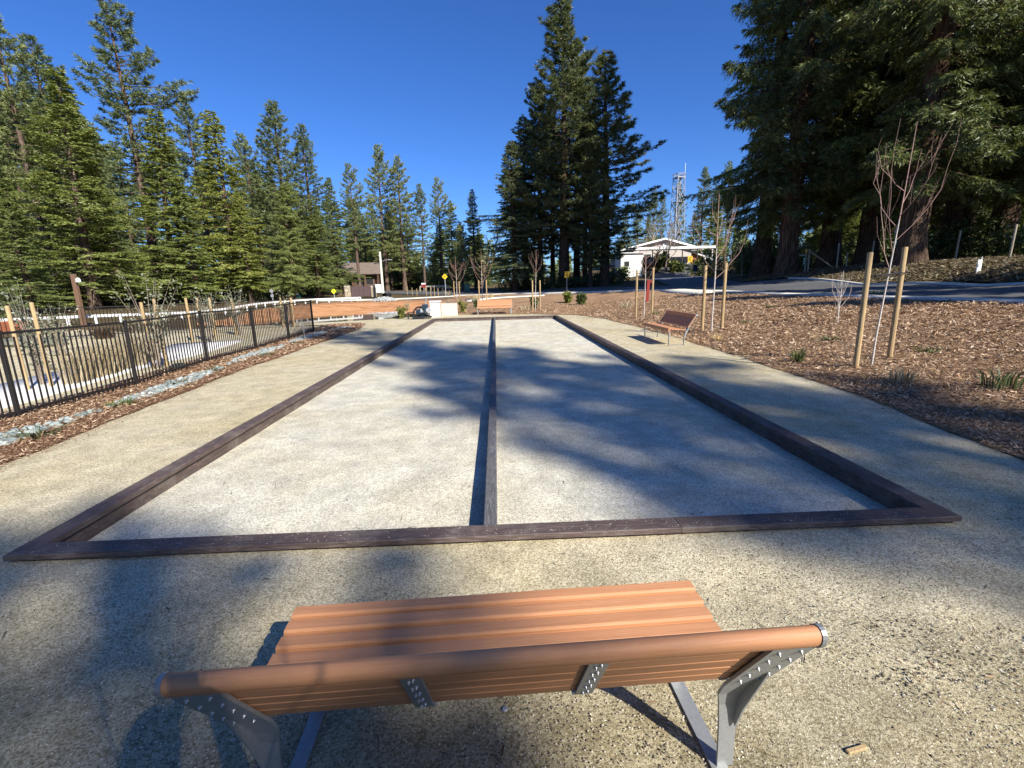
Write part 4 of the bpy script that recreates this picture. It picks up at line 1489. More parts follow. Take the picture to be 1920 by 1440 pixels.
G_C = 'conifers of the central clump'
cl = [
    ('clump1', 984, 400, 215, 60, 'dark fir between the two left shoulders of the central clump', 0.9, 'fir_tree'),
    ('clump2', 1108, 380, 235, 55, 'lower conifer in front of the broad right fir of the central clump', 0.72, 'fir_tree'),
    ('clump0', 1082, 250, 96, 61, 'pine right behind the tallest tree of the central clump', 0.8, 'pine_tree'),
    ('clump0', 1056, 150, -6, 57, 'tallest pine of the central clump, its top at the upper edge', 1.0, 'pine_tree'),
    ('clump0', 1010, 260, 150, 59, 'lower pine on the left shoulder of the central clump', 0.80, 'pine_tree'),
    ('clump1', 962, 380, 262, 54, 'dark dense fir at the left foot of the central clump', 0.85, 'fir_tree'),
    ('clump2', 1138, 240, 103, 56, 'broad conifer on the right of the central clump, lit on its right side', 1.12, 'fir_tree'),
    ('clump2', 1098, 330, 210, 61, 'fir half hidden between the two tallest trees of the central clump', 0.8, 'fir_tree'),
    ('clump0', 1035, 330, 190, 62, 'slim pine half hidden behind the tallest tree of the central clump', 0.7, 'pine_tree'),
]
for var, u, v, vt, Y, lab, rs, nm in cl:
    tree_at(var, u, v, vt, Y, lab, G_C, rs*1.42, nm)

G_B = 'conifers behind the hall and tower'
bt_ = [
    ('pine0', 1226, 400, 352, 104, 'thin pine left of the lattice tower', 0.8), ('pine2', 1240, 410, 358, 108, 'thin pine touching the left side of the lattice tower', 0.7),
    ('pine1', 1272, 400, 342, 120, 'slim pine standing straight behind the lattice tower', 0.7), ('pine2', 1318, 380, 312, 98, 'pointed pine right of the lattice tower', 0.95),
    ('pine3', 1366, 370, 303, 92, 'open-topped pine next to the dark cedars', 0.8), ('fir1', 1344, 400, 345, 88, 'dense fir between the pointed pine and the dark cedars', 1.0),
    ('fir2', 1196, 430, 392, 84, 'yellow-green fir behind the left end of the white metal roof', 1.2), ('fir0', 1216, 440, 405, 88, 'low yellow-green fir behind the white metal roof', 1.2),
    ('fir1', 1300, 440, 400, 104, 'low fir behind the roof ridge, right of the tower', 1.2), ('fir0', 1172, 440, 400, 80, 'low fir between the central clump and the white roof', 1.2)]
for var, u, v, vt, Y, lab, rs in bt_:
    tree_at(var, u, v, vt, Y, lab, G_B, rs*1.35, 'pine_tree' if 'pine' in var else 'fir_tree')

G_R = 'big cedars on the bank across the road'
for var, u, Y, H, rs, lab in [
    ('cedar0', 1474, 34, 37, 0.86, 'big cedar with a furrowed sunlit trunk beside the green street sign'),
    ('cedar1', 1428, 42, 36, 0.95, 'dark cedar at the left end of the big cedars, against the sky'),
    ('cedar2', 1552, 38, 38, 0.95, 'big cedar second from the furrowed sunlit trunk'),
    ('cedar1', 1622, 35, 36, 0.9, 'big cedar behind the leaning diagonal brace'),
    ('cedar0', 1704, 26, 35, 0.92, 'thickest cedar, its flared trunk behind the near sapling'),
    ('cedar2', 1778, 33, 36, 1.0, 'big cedar right of the thickest trunk, low sunlit boughs'),
    ('cedar1', 1868, 31, 36, 1.0, 'big cedar behind the white marker post'),
    ('cedar0', 1960, 27, 36, 1.0, 'big cedar at the right edge of the picture'),
]:
    p = AT(u, 500, Y)
    tree(var, float(p[0]), Y, H, lab, G_R, rs, None, (0, 0), 'cedar_tree')
for i in range(16):
    u = 1560+i*34+dk.uniform(-12, 12)
    Y = dk.uniform(40, 50)
    p = AT(u, 480, Y)
    tree(dk.choice(['cedar0', 'cedar2', 'fir2', 'cedar1']), float(p[0]), Y, dk.uniform(18, 24), 'conifer in the shade behind the big cedars', 'conifers in the shade behind the big cedars', 0.9, None, (0, 0), 'conifer_tree')

# the trees behind and to the right of the viewer, whose shade falls on the courts and the road; left ones added against sky light
G_S = 'trees standing behind the viewer, whose shade falls on the courts, and unseen ones added against sky light'
for var, x, y, H, rs, lab in [
    ('pine1', 25.1, -23.7, 38.5, 0.86, 'tall pine far behind the viewer shading the middle of the courts'),
    ('pine4', 28.5, -27.5, 36, 0.8, 'second tall pine far behind the viewer'),
    ('pine1', 17.75, -24.15, 23.9, 1.35, 'pine far behind the viewer shading the near bench'),
    ('pine3', 25.9, -28.0, 30.5, 0.7, 'open-crowned pine far behind the viewer, between the two tall ones'),
    ('fir1', 14.9, -25.4, 23.2, 1.1, 'fir far behind the viewer, nearest to the path'),
    ('fir3', -5, -19, 20, 1.2, 'added unseen fir behind the viewer, left of the path, dimming sky light'),  # unseen trees from here down to the cedars, added to block blue sky light
    ('pine0', -13, -11, 24, 1.2, 'added unseen pine behind the viewer on the left, dimming sky light'),
    ('fir4', -20, -5, 22, 1.3, 'added unseen fir outside the left edge, dimming sky light'),
    ('fir1', -13, -22, 24, 1.3, 'added unseen fir far behind the viewer on the left, dimming sky light'),
    ('pine2', 1.5, -27, 26, 1.2, 'added unseen pine straight behind the viewer, dimming sky light'),
    ('fir3', -24, -14, 24, 1.3, 'added unseen fir farther outside the left edge, dimming sky light'),
    ('pine5', -28, 2, 25, 1.2, 'added unseen pine outside the left edge beyond the yard, dimming sky light'),
    ('cedar0', 20.3, 3.6, 11.0, 1.35, 'young cedar on the bank outside the right edge, shading the road'),
    ('cedar1', 20.5, 9.2, 11.5, 1.35, 'young cedar on the bank outside the right edge, farther along the road'),
    ('cedar2', 20.7, 14.6, 11.0, 1.3, 'young cedar on the bank just outside the right edge'),
    ('cedar0', 36.5, 12.0, 27, 1.0, 'cedar far up the bank outside the right edge'),
]:
    tree(var, x, y, H, lab, G_S, rs, None, (0, 0), 'pine_tree' if 'pine' in var else 'cedar_tree' if 'cedar' in var else 'fir_tree')

# ------------------------------------------------------------------ thickets and far woods
def thicket(name, pts, mat, label, seed, leaf=0.22, flat=0.8):
    """Leafy mass: pts = (x, y, radius, height)."""
    r = np.random.default_rng(seed)
    VV, SS = [], []
    for x, y, rad, h in pts:
        n = int(360*rad*h)
        d = unit(r.normal(0, 1, (n, 3)))
        q = r.uniform(.35, 1.0, (n, 1))**.5*(1+.25*np.sin(d[:, :1]*5+x)+.2*np.sin(d[:, 1:2]*7+y))
        c = d*q*np.array([rad, rad, h*.55])+np.array([x, y, z1(x, y)+h*.42])
        c[:, 2] = np.maximum(c[:, 2], z1(x, y))
        u = unit(r.normal(0, 1, (n, 3))+d*.5)
        v = unit(np.cross(u, r.normal(0, 1, (n, 3))))
        L = r.uniform(.6, 1.4, (n, 1))*leaf
        VV.append(np.stack([c+v*L*.28, c-v*L*.28, c+u*L], 1).reshape(-1, 3)); SS.append(r.uniform(0.1, .85, n))
    V = np.concatenate(VV)
    o = link(name, mesh_np(name, V, np.arange(len(V)).reshape(-1, 3), mat, False, np.concatenate(SS)))
    return tag(o, label, 'undergrowth', None, 'stuff')


rq = random.Random(4)
pts = []
for i in range(60):
    x = rq.uniform(-62, -22); y = rq.uniform(46, 70)+max(0, (-x-40))*-.3
    pts.append((x, y, rq.uniform(1.2, 2.6), rq.uniform(1.5, 3.6)))
for i in range(26):
    x = rq.uniform(-42, -30); y = rq.uniform(32, 46); pts.append((x, y, rq.uniform(1.0, 2.0), rq.uniform(1.0, 2.0)))
for i in range(34):
    x = rq.uniform(-34, -2); y = rq.uniform(86, 104); pts.append((x, y, rq.uniform(1.6, 3.2), rq.uniform(2.2, 4.5)))
thicket('undergrowth', pts, M_DSHRUB, 'dark tangled undergrowth along the foot of the forest on the left', 3, 0.20)
pts = []
for i in range(44):
    x = rq.uniform(24, 70); y = rq.uniform(38, 64); pts.append((x, y, rq.uniform(1.4, 2.8), rq.uniform(1.6, 3.6)))
for i in range(20):
    x = rq.uniform(30, 44); y = rq.uniform(20, 38); pts.append((x, y, rq.uniform(1.2, 2.2), rq.uniform(1.4, 3.0)))
thicket('undergrowth', pts, M_DSHRUB, 'dark undergrowth in the shade between the big cedars', 5, 0.22)
pts = [(x, 55.5+0.14*x+rq.uniform(-1.2, 1.2), rq.uniform(.9, 1.6), rq.uniform(1.0, 1.7)) for x in np.arange(1.5, 15.5, 0.8)]
thicket('hedge', pts, M_DSHRUB, 'low dark hedge along the road under the central clump', 6, 0.2)['category'] = 'hedge'


def far_woods():
    r = np.random.default_rng(8)
    VV, SS = [], []
    for i in range(300):
        ang = r.uniform(-1.25, 1.25)
        d = r.uniform(135, 190)
        x, y = math.sin(ang)*d, math.cos(ang)*d
        h = r.uniform(9, 17) if x < 60 else r.uniform(8, 14)
        if 0.08 < ang < 0.42: h *= .55
        n = 260
        u = r.uniform(0.02, 1, n)
        rad = (h*.17)*(1-u)**.8+.2
        a = r.uniform(0, 6.283, n)
        q = r.uniform(.5, 1.05, n)
        c = np.column_stack([x+np.cos(a)*rad*q, y+np.sin(a)*rad*q, z1(x, y)-.5+h*u])
        uu = unit(np.column_stack([np.cos(a), np.sin(a), r.uniform(-.5, .5, n)]))
        v = unit(np.cross(uu, r.normal(0, 1, (n, 3))))
        L = r.uniform(.8, 1.6, (n, 1))
        VV.append(np.stack([c+v*L*.35, c-v*L*.35, c+uu*L], 1).reshape(-1, 3)); SS.append(r.uniform(.1, .8, n))
    V = np.concatenate(VV)
    o = link('far_woods', mesh_np('far_woods', V, np.arange(len(V)).reshape(-1, 3), M_PINE, False, np.concatenate(SS)))
    tag(o, 'far off woods closing the view behind all the trees', 'woods', None, 'stuff')


far_woods()


# ------------------------------------------------------------------ young trees with stakes
def sapling_parts(root, h, spread, seed, fork=0.38, nbr=9, tr=0.014, mat_t=None, mat_b=None, sub=True):
    r = random.Random(seed)
    m = MB()
    pts = [Vector((0, 0, -0.05))]
    nseg = 8
    lx, ly = r.uniform(-.03, .03), r.uniform(-.03, .03)
    for i in range(1, nseg+1):
        t = i/nseg
        pts.append(Vector((lx*t*h+0.012*math.sin(5*t+seed)*h*.3, ly*t*h+0.012*math.cos(4*t+seed)*h*.3, h*t)))
    rad_ = [tr*(1-0.82*i/nseg)+.0012 for i in range(nseg+1)]
    m.tube(pts[:6], rad_[:6], 7, False)
    m.build('trunk', mat_t or M_PALETRUNK, root)
    m = MB()
    m.tube(pts[5:], rad_[5:], 6, False)
    def along(t):
        f = t*nseg; i = min(nseg-1, int(f)); return pts[i].lerp(pts[i+1], f-i)
    az = r.uniform(0, 6.28)
    for b in range(nbr):
        t = fork+(0.93-fork)*(b/nbr)**0.9*0.8
        az += 2.4+r.uniform(-.4, .4)
        L = h*(1-t)*r.uniform(.70, 1.02)
        p = along(t)
        d = Vector((math.cos(az), math.sin(az), 0))
        q = [p]
        for k in range(1, 7):
            s = k/6
            out = spread*(1-(1-s)**2.0)*r.uniform(.9, 1.1)
            q.append(p+d*out*(0.5+0.5*(1-t))*1.2+Vector((0, 0, L*(s*0.75+0.25*s*s))))
        r0 = tr*0.40*(1-t*.5)
        m.tube(q, [r0*(1-k/6.4)+.001 for k in range(7)], 5, False)
        if sub:
            for e in range(3):
                s0 = r.randint(1, 4); a2 = az+r.uniform(-1.3, 1.3)
                pp = q[s0]; l2 = L*r.uniform(.2, .42)
                dd = Vector((math.cos(a2), math.sin(a2), 0))
                m.tube([pp, pp+dd*l2*.25+Vector((0, 0, l2*.5)), pp+dd*l2*.34+Vector((0, 0, l2))], [r0*.5, r0*.35, .001], 4, False)
    m.build('branches', mat_b or M_REDTWIG, root)


STAKE_ME = {}


def stake(x, y, h, r, label, lean=(0, 0), name='tree_stake', group='stakes beside the young trees', mat=None):
    key = (round(h, 2), round(r, 3), mat.name if mat else '')
    if key not in STAKE_ME:
        m = MB()
        m.tube([(0, 0, -.1), (0, 0, h*.5), (0, 0, h-.008), (0, 0, h)], [r*1.04, r, r*.97, r*.86], 12)
        STAKE_ME[key] = m.mesh('stake', mat or M_STAKE)
    o = link(name, STAKE_ME[key], None, (x, y, z1(x, y)))
    o.rotation_euler = (lean[1], lean[0], 0)
    tag(o, label, 'stake', group)
    return o


def strap(root, pts):
    m = MB()
    m.tube(pts, 0.008, 6)
    m.build('tie_strap', M_STRAP, root)


def staked(desc, trunk, s1, s2, h_stake, r_st, h_tree, spread, seed, tie=0.78, nbr=9, fork=.40, name='young_tree', tr=.014, cat='young tree', lean=0.0):
    x, y = trunk
    t = empty(name, (x, y, z1(x, y)), 0, desc[0], cat, 'bare young trees tied to stakes')
    sapling_parts(t, h_tree, spread, seed, fork, nbr, tr)
    t.rotation_euler = (0, lean, 0)
    stake(*s1, h_stake, r_st, desc[1], (0.0, 0))
    stake(*s2, h_stake, r_st, desc[2], (0.0, 0))
    zt = z1(x, y)
    q = []
    for s in (s1, s2):
        q.append(Vector((s[0]-x, s[1]-y, z1(*s)-zt+h_stake*tie)))
    strap(t, [q[0]+Vector((-.03, .0, 0)), q[0]+Vector((0, -.035, 0)), Vector((0, -.018, q[0].z*.5+q[1].z*.5-.02)), q[1]+Vector((0, -.035, 0)), q[1]+Vector((.03, 0, 0))])
    strap(t, [q[0]+Vector((-.03, .0, 0.01)), q[0]+Vector((0, .035, .01)), Vector((0, .018, q[0].z*.5+q[1].z*.5-.01)), q[1]+Vector((0, .035, .01)), q[1]+Vector((.03, 0, .01))])
    return t


def gp(u, v):
    """Where the sight line through the pixel meets the terrain."""
    d = fwd + rgt*(u-960)/FL + dwn*(v-720)/FL
    t = np.concatenate([np.arange(2, 40, .05), np.arange(40, 140, .25)])
    P = np.array([0, 0, CAM_H])+d[None]*t[:, None]
    zz = Z(P[:, 0], P[:, 1])
    k = np.argmax(P[:, 2] < zz)
    return (float(P[k, 0]), float(P[k, 1]))


def wid(u0, u1, y):
    return abs(float(AT(u1, 520, y)[0]-AT(u0, 520, y)[0]))


def hgt(u, vt, p):
    return float(AT(u, vt, p[1])[2])-z1(*p)


p1, p2, p3 = gp(1604, 690), gp(1634, 688), gp(1667, 675)
staked(['nearest bare young tree with reddish upswept twigs, on the mulch bank', 'thick round stake left of the nearest young tree', 'thick round stake right of the nearest young tree'],
       p2, p1, p3, hgt(1628, 473, p1), 0.042, hgt(1735, 225, p2), 0.62, 5, 0.80, 8, .42, tr=.017, lean=.055)
p1, p2, p3 = gp(1316, 622), gp(1334, 625), gp(1353, 617)
staked(['bare young tree right behind the bench at the mulch bank', 'round stake left of the young tree behind the bench', 'round stake right of the young tree behind the bench'],
       p2, p1, p3, hgt(1320, 498, p1), 0.046, hgt(1350, 362, p2), 0.85, 12, .92, 10, .40, tr=.024)
p1, p2, p3 = gp(1192, 597), gp(1207, 596), gp(1222, 590)
staked(['small bare young tree in front of the red post', 'stake left of the small young tree by the red post', 'stake right of the small young tree by the red post'],
       p2, p1, p3, hgt(1194, 506, p1), 0.045, hgt(1214, 440, p2), 0.6, 19, .92, 9, .45, tr=.022)
p1, p2, p3 = gp(999, 582), gp(1004, 582), gp(1013, 582)
staked(['thin young tree with stakes standing right of the far bench', 'thin grey stake left of the young tree right of the far bench', 'thin grey stake right of the young tree right of the far bench'],
       p2, p1, p3, 1.75, 0.04, hgt(1006, 468, p2), 0.5, 23, .9, 7, .5, tr=.018)
p1, p2, p3 = gp(899, 568), gp(905, 567), gp(913, 567)
staked(['bare young tree with wide upswept twigs behind the far bench', 'pale stake left of the young tree behind the far bench', 'pale stake right of the young tree behind the far bench'],
       p2, p1, p3, hgt(898, 526, p1), 0.045, hgt(906, 470, p2), 0.95, 29, .9, 11, .28, tr=.03)
p1, p2, p3 = gp(852, 559), gp(857, 560), gp(862, 559)
staked(['bare young tree left of the young tree behind the far bench', 'thin stake left of the bare tree beyond the white cabinet', 'thin stake right of the bare tree beyond the white cabinet'],
       p2, p1, p3, hgt(850, 528, p1), 0.05, hgt(856, 482, p2), 1.0, 37, .9, 11, .3, tr=.03)
for k, (u, vb, vt) in enumerate([(764, 552, 541), (782, 553, 545), (800, 554, 540), (808, 555, 540), (815, 555, 541), (822, 556, 542), (830, 556, 543), (773, 552, 543)]):
    p = gp(u, vb)
    stake(p[0], p[1], max(.7, hgt(u, vt-4, p)), .035, 'thin pale stake in the row beyond the pond near the road bend', (0, 0), 'tree_stake', 'thin stakes in the row beyond the pond')

# a bare shrub stem on the bank and the sapling behind the viewer
p = gp(1570, 608)
t = empty('bare_shrub', (p[0], p[1], z1(*p)), 0, 'small crooked bare shrub with pale stems, left of the nearest young tree', 'shrub')
sapling_parts(t, hgt(1566, 508, p), 0.24, 61, .14, 9, .016, M_PALETRUNK, M_PALETRUNK)
p = gp(572, 637)
t = empty('bare_shrub', (p[0], p[1], z1(*p)), 0, 'little bare white-stemmed shrub at the end of the near picket fence', 'shrub')
sapling_parts(t, 0.75, 0.26, 67, .2, 8, .012, M_PALETRUNK, M_PALETRUNK)
staked(['bare young tree beside the viewer casting the thin shadow left of the bench', 'stake left of the young tree beside the viewer', 'stake right of the young tree beside the viewer'],
       (0.98, -1.52), (0.70, -1.62), (1.26, -1.42), 1.9, .04, 3.3, .5, 41, .8, 8, .5, tr=.020)


def leafy(root, h, rad, n, leaf, mat, seed, stems=9, zlo=0.15, stem_mat=None, open_=0.5, smat_r=.008, up=0.3, wr=.34):
    """A loose shrub: stems from the ground and single leaves along them."""
    r = np.random.default_rng(seed)
    m = MB()
    P, D = [], []
    for i in range(stems):
        a = r.uniform(0, 6.283)
        q = rad*r.uniform(.25, 1.0)
        hh = h*r.uniform(.6, 1.0)
        p0 = np.array([math.cos(a)*.03, math.sin(a)*.03, -.03]); p2 = np.array([math.cos(a)*q, math.sin(a)*q, hh]); p1_ = np.array([math.cos(a)*q*.35, math.sin(a)*q*.35, hh*.55])
        m.tube([p0, p1_, p2], [smat_r, smat_r*.7, .002], 4, False)
        k = n//stems
        s = r.uniform(zlo, 1.0, k)[:, None]
        c = (1-s)**2*p0+2*s*(1-s)*p1_+s*s*p2+r.normal(0, rad*.13*open_*2, (k, 3))
        P.append(c); D.append(unit(r.normal(0, 1, (k, 3))+np.array([math.cos(a)*.4, math.sin(a)*.4, up])))
    m.build('stems', stem_mat or M_TWIG, root)
    P, D = np.concatenate(P), np.concatenate(D)
    P[:, 2] = np.maximum(P[:, 2], .02)
    v = unit(np.cross(D, r.normal(0, 1, P.shape)))
    L = (leaf*r.uniform(.6, 1.3, len(P)))[:, None]
    V = np.stack([P, P+D*L*.45+v*L*wr, P+D*L, P+D*L*.45-v*L*wr], 1).reshape(-1, 3)
    F = np.arange(len(V)).reshape(-1, 4)
    s = r.uniform(0, 1, len(P))
    link('foliage', mesh_np('foliage', V, F, mat, False, s), root)


def shrub(u, vb, vt, wpx, n, leaf, mat, label, seed, cat='shrub', name='shrub', **kw):
    p = gp(u, vb)
    t = empty(name, (p[0], p[1], z1(*p)), 0, label, cat)
    leafy(t, max(.15, hgt(u, vt, p)), wid(u-wpx/2, u+wpx/2, p[1])/2, n, leaf, mat, seed, **kw)
    return t


# olive shrubs with stakes behind the near fence
for k, (u, vb, vt, wpx, su, sd, desc) in enumerate([
        (82, 725, 522, 120, (54, 98), (735, 728), 'nearest olive shrub, left of the dry reed grass'),
        (296, 690, 500, 130, (288, 312), (690, 686), 'tall wispy olive shrub behind the fence, right of the dry reed grass'),
        (118, 668, 560, 90, None, None, 'small olive shrub between the nearest one and the brown lamp post'),
        (398, 640, 520, 70, (362, 382), (640, 638), 'bare topped olive shrub behind the third fence panel'),
        (452, 628, 528, 70, (404, 444), (632, 628), 'olive shrub with whitish twigs near the farther fence'),
        (540, 612, 542, 50, (532, 552), (612, 612), 'olive shrub just left of the end of the near fence')]):
    p = gp(u, vb)
    t = empty('olive_shrub', (p[0], p[1], z1(*p)), 0, desc, 'shrub', 'olive shrubs behind the near fence')
    H_ = hgt(u, vt, p)
    leafy(t, H_, wid(u-wpx/2, u+wpx/2, p[1])/2*.85, 620 if k < 2 else 420, 0.075 if k < 2 else .085, M_OLIVE, 70+k, 14, 0.28, M_TWIG, .45, .010, .5, .22)
    if su:
        for j, (a, b) in enumerate(zip(su, sd)):
            q = gp(a, b)
            stake(q[0], q[1], hgt(a, (572, 566) [j] if k == 0 else (566, 560)[j] if k == 1 else 558, q), .036 if k < 2 else .045,
                  'wooden stake %s of the %s' % (('left', 'right')[j], desc.split(',')[0]), (-.01, 0))
# dry reed grass clump behind the fence
p = gp(205, 706)
t = empty('reed_grass', (p[0], p[1], z1(*p)), 0, 'tall straw coloured reed grass clump directly behind the near fence', 'grass clump')
VV, FF, SS, nb_ = [], [], [], 0
for k in range(8):
    q = gp(140+k*20, 722-k*6.0)
    V, F, s = blades(150, q[0]-p[0], q[1]-p[1]+rq.uniform(-.1, .3), .22, .5, .95, .007, .22, 90+k)
    VV.append(V); FF.append(F+nb_); SS.append(s); nb_ += len(V)
link('blades', mesh_np('blades', np.concatenate(VV), np.concatenate(FF), M_STRAW, False, np.concatenate(SS)), t)
p = gp(196, 634)
t = empty('dead_grass_mound', (p[0], p[1], z1(*p)), 0, 'dark brown dead grass mound on the gravel behind the fence', 'grass clump')
V, F, s = blades(260, 0, 0, 0.26, .22, .48, .014, .55, 99, 0, .9)
link('blades', mesh_np('blades', V, F, M_BROWNG, False, s), t)


def tuft(u, v, rad, h, mat, label, seed, n=70, lean=.5, wd=.006, cat='grass tuft', name='grass_tuft', group=None):
    p = gp(u, v)
    V, F, s = blades(n, 0, 0, rad, h*.5, h, wd, lean, seed, -0.01)
    o = link(name, mesh_np(name, V, F, mat, False, s), None, (p[0], p[1], z1(*p)+.01))
    tag(o, label, cat, group)


G_T = 'small tufts planted in the mulch'
for k, (u, v, rad, h, mt, lab) in enumerate([
        (70, 822, .20, .12, M_DSHRUB, 'flat dark tuft at the left edge, below the rock strip'),
        (228, 762, .16, .11, M_DSHRUB, 'flat dark tuft beside the rock strip under the second fence post'),
        (340, 722, .16, .11, M_DSHRUB, 'flat dark tuft at the bend of the rock strip'),
        (405, 696, .14, .10, M_DSHRUB, 'flat dark tuft in the middle of the rock strip'),
        (500, 668, .14, .09, M_DSHRUB, 'flat dark tuft near the last fence posts'),
        (556, 645, .14, .09, M_DSHRUB, 'flat dark tuft beside the little bare white shrub'),
        (1495, 680, .10, .34, M_GRASS, 'thin green grass tuft left of the nearest young tree'),
        (1556, 640, .18, .12, M_DSHRUB, 'flat grey-green tuft behind the thin green grass tuft'),
        (1740, 662, .22, .11, M_DSHRUB, 'flat dark tuft right of the nearest young tree'),
        (1690, 722, .14, .28, M_STRAW, 'dim straw tuft in front of the nearest stakes'),
        (1880, 730, .22, .30, M_DSHRUB, 'dark grassy tuft in shade at the right edge'),
        (1400, 606, .20, .10, M_DSHRUB, 'low dark tuft on the open slope right of the bench'),
        (1448, 577, .20, .12, M_DSHRUB, 'low dark tuft below the road kerb'),
        (1345, 640, .12, .22, M_STRAW, 'straw tuft beside the armless end of the bench'),
        (1230, 590, .20, .20, M_GRASS, 'bright green tuft at the foot of the stake by the red post'),
        (1172, 578, .30, .45, M_STRAW, 'wispy straw tuft left of the young tree by the red post'),
        (985, 583, .25, .40, M_STRAW, 'straw tuft right of the far bench'),
        (882, 560, .35, .55, M_STRAW, 'first blond grass clump in the bed behind the far bench'),
        (893, 562, .35, .50, M_STRAW, 'second blond grass clump in the bed behind the far bench'),
        (918, 560, .35, .50, M_STRAW, 'third blond grass clump, right of the staked tree behind the far bench'),
        (840, 553, .35, .60, M_STRAW, 'blond grass clump in front of the far kerb'),
        (1640, 552, .3, .2, M_GRASS, 'green weeds at the road kerb')]):
    tuft(u, v, rad, h, mt, lab, 120+k, 90 if h < .2 else 60, .9 if h < .2 else .35, .010 if mt is M_DSHRUB else .007 if h < .4 else .012, group=G_T)

shrub(1065, 568, 549, 17, 500, .20, M_SHRUB, 'yellow-green rosette shrub on the slope, left of the dark one', 141, stems=12, up=.9)
shrub(1090, 572, 552, 18, 520, .20, M_DSHRUB, 'dark green rosette shrub on the slope right of the yellow-green one', 142, stems=12, up=.9)
shrub(1002, 578, 558, 16, 420, .14, M_DSHRUB, 'dark shrub at the foot of the stakes right of the far bench', 143, stems=10)
shrub(752, 598, 571, 22, 420, .11, M_SHRUB, 'yellow-green shrub at the pond edge left of the pump', 144, stems=12)
shrub(824, 592, 575, 12, 160, .10, M_SHRUB, 'small yellowish shrub in front of the white cabinet', 145, stems=7)
shrub(867, 587, 562, 20, 420, .11, M_SHRUB, 'yellow-green shrub right of the concrete block', 146, stems=12)
shrub(893, 578, 560, 14, 320, .12, M_DSHRUB, 'round green shrub behind the left end of the far bench', 147, stems=10)
shrub(846, 590, 560, 24, 220, .08, M_OLIVE, 'sparse grey shrub standing against the concrete block', 148, stems=14)
shrub(765, 584, 561, 18, 160, .08, M_OLIVE, 'sparse grey-brown shrub on the clay bank behind the pump', 149, stems=12)
for k, (u, vb, vt, w_) in enumerate([(1168, 522, 500, 30), (1235, 510, 466, 26), (1262, 512, 486, 24), (1276, 512, 492, 22), (1306, 508, 482, 22), (1200, 508, 484, 20), (1248, 500, 470, 20)]):
    shrub(u, vb, vt, w_, 520, .34, M_SHRUB if k in (1, 2, 4) else M_DSHRUB, ['dark shrub at the left foot of the hall bank', 'tall light green shrub in front of the carport', 'light green shrub left of the blue sign', 'low dark shrub beside the blue sign', 'light green shrub right of the blue sign', 'dark shrub below the white shed', 'dark shrub under the carport roof'][k], 160+k, stems=16)

# ------------------------------------------------------------------ rocks behind the fence
for k, (u, v, w_, d_, h_, lab) in enumerate([
        (30, 648, 1.1, .8, .34, 'flat grey boulder at the left edge behind the fence'),
        (95, 648, 1.0, .7, .30, 'flat grey boulder behind the nearest olive shrub'),
        (120, 690, .9, .6, .30, 'slab boulder between the two stakes of the nearest olive shrub'),
        (150, 662, 1.2, .7, .26, 'long flat slab behind the dry reed grass'),
        (245, 650, 1.1, .7, .26, 'long flat slab right of the dead grass mound'),
        (276, 640, .7, .6, .34, 'small boulder against the tall olive shrub'),
        (335, 690, .35, .3, .16, 'little dark boulder at the pale walk by the third fence panel')]):
    p = gp(u, v)
    V, F = stone_mesh(500+k, .5)
    V = V*np.array([w_/1.6, d_/1.2, h_/.8])
    o = link('boulder', mesh_np('boulder', V, F, M_BOULDER), None, (p[0], p[1], z1(*p)+h_*.22))
    o.rotation_euler = (0, 0, k*1.3)
    bv = o.modifiers.new('bevel', 'BEVEL'); bv.width = .03; bv.segments = 2
    tag(o, lab, 'boulder', 'flat boulders behind the near fence')
p = gp(710, 566)
scatter_stones('riprap', 420, p[0]+.4, p[1]+.8, 1.25, .8, .07, .18, M_RIPRAP, 'pale riprap heaped round the drain pipe on the clay bank', 'rubble', .34, 5)
p = gp(712, 590)
scatter_stones('riprap', 120, p[0]+.4, p[1]+.3, 1.6, .4, .05, .13, M_RIPRAP, 'pale riprap at the water line below the drain pipe', 'rubble', .05, 6)
p = gp(722, 561)
cul = empty('drain_pipe', (p[0], p[1]+.6, z1(p[0], p[1]+.6)+.15), 0, 'dark open drain pipe mouth in the riprap', 'pipe')
m = MB(); rs = [Vector((0, y_, .22)) for y_ in (-.9, .2, 1.6)]
m.tube(rs, .25, 20, False); m.tube(rs, .22, 20, False)
m.box((0, 1.5, .22), (.42, .05, .42)); m.build('barrel', M_RUBBER, cul)

# red-brown corrugated panel at the left edge, far fence side
pa, pb = gp(-30, 628), gp(46, 612)
cp = empty('corrugated_panel', (pa[0], pa[1], z1(*pa)), 0, 'low rust red corrugated panel at the left edge behind the boulders', 'panel')
m = MB(); n_ = 40; L_ = math.hypot(pb[0]-pa[0], pb[1]-pa[1]); ang = math.atan2(pb[1]-pa[1], pb[0]-pa[0])
M_RUST = simple('rust_red_panel', (0.36, 0.12, 0.055), .75, 0, 5, .25)
vs, fs = [], []
for i in range(n_*4+1):
    s_ = L_*i/(n_*4); o_ = .022*math.sin(i*PI/2)
    for sgn in (-1, 1):
        for zz in (0, .42):
            vs.append((math.cos(ang)*s_-math.sin(ang)*(o_+sgn*.004), math.sin(ang)*s_+math.cos(ang)*(o_+sgn*.004), zz))
for i in range(n_*4):
    a = i*4; b = a+4
    fs += [(a, b, b+1, a+1), (a+2, a+3, b+3, b+2), (a+1, b+1, b+3, a+3)]
m.add(vs, fs); m.build('sheet', M_RUST, cp)

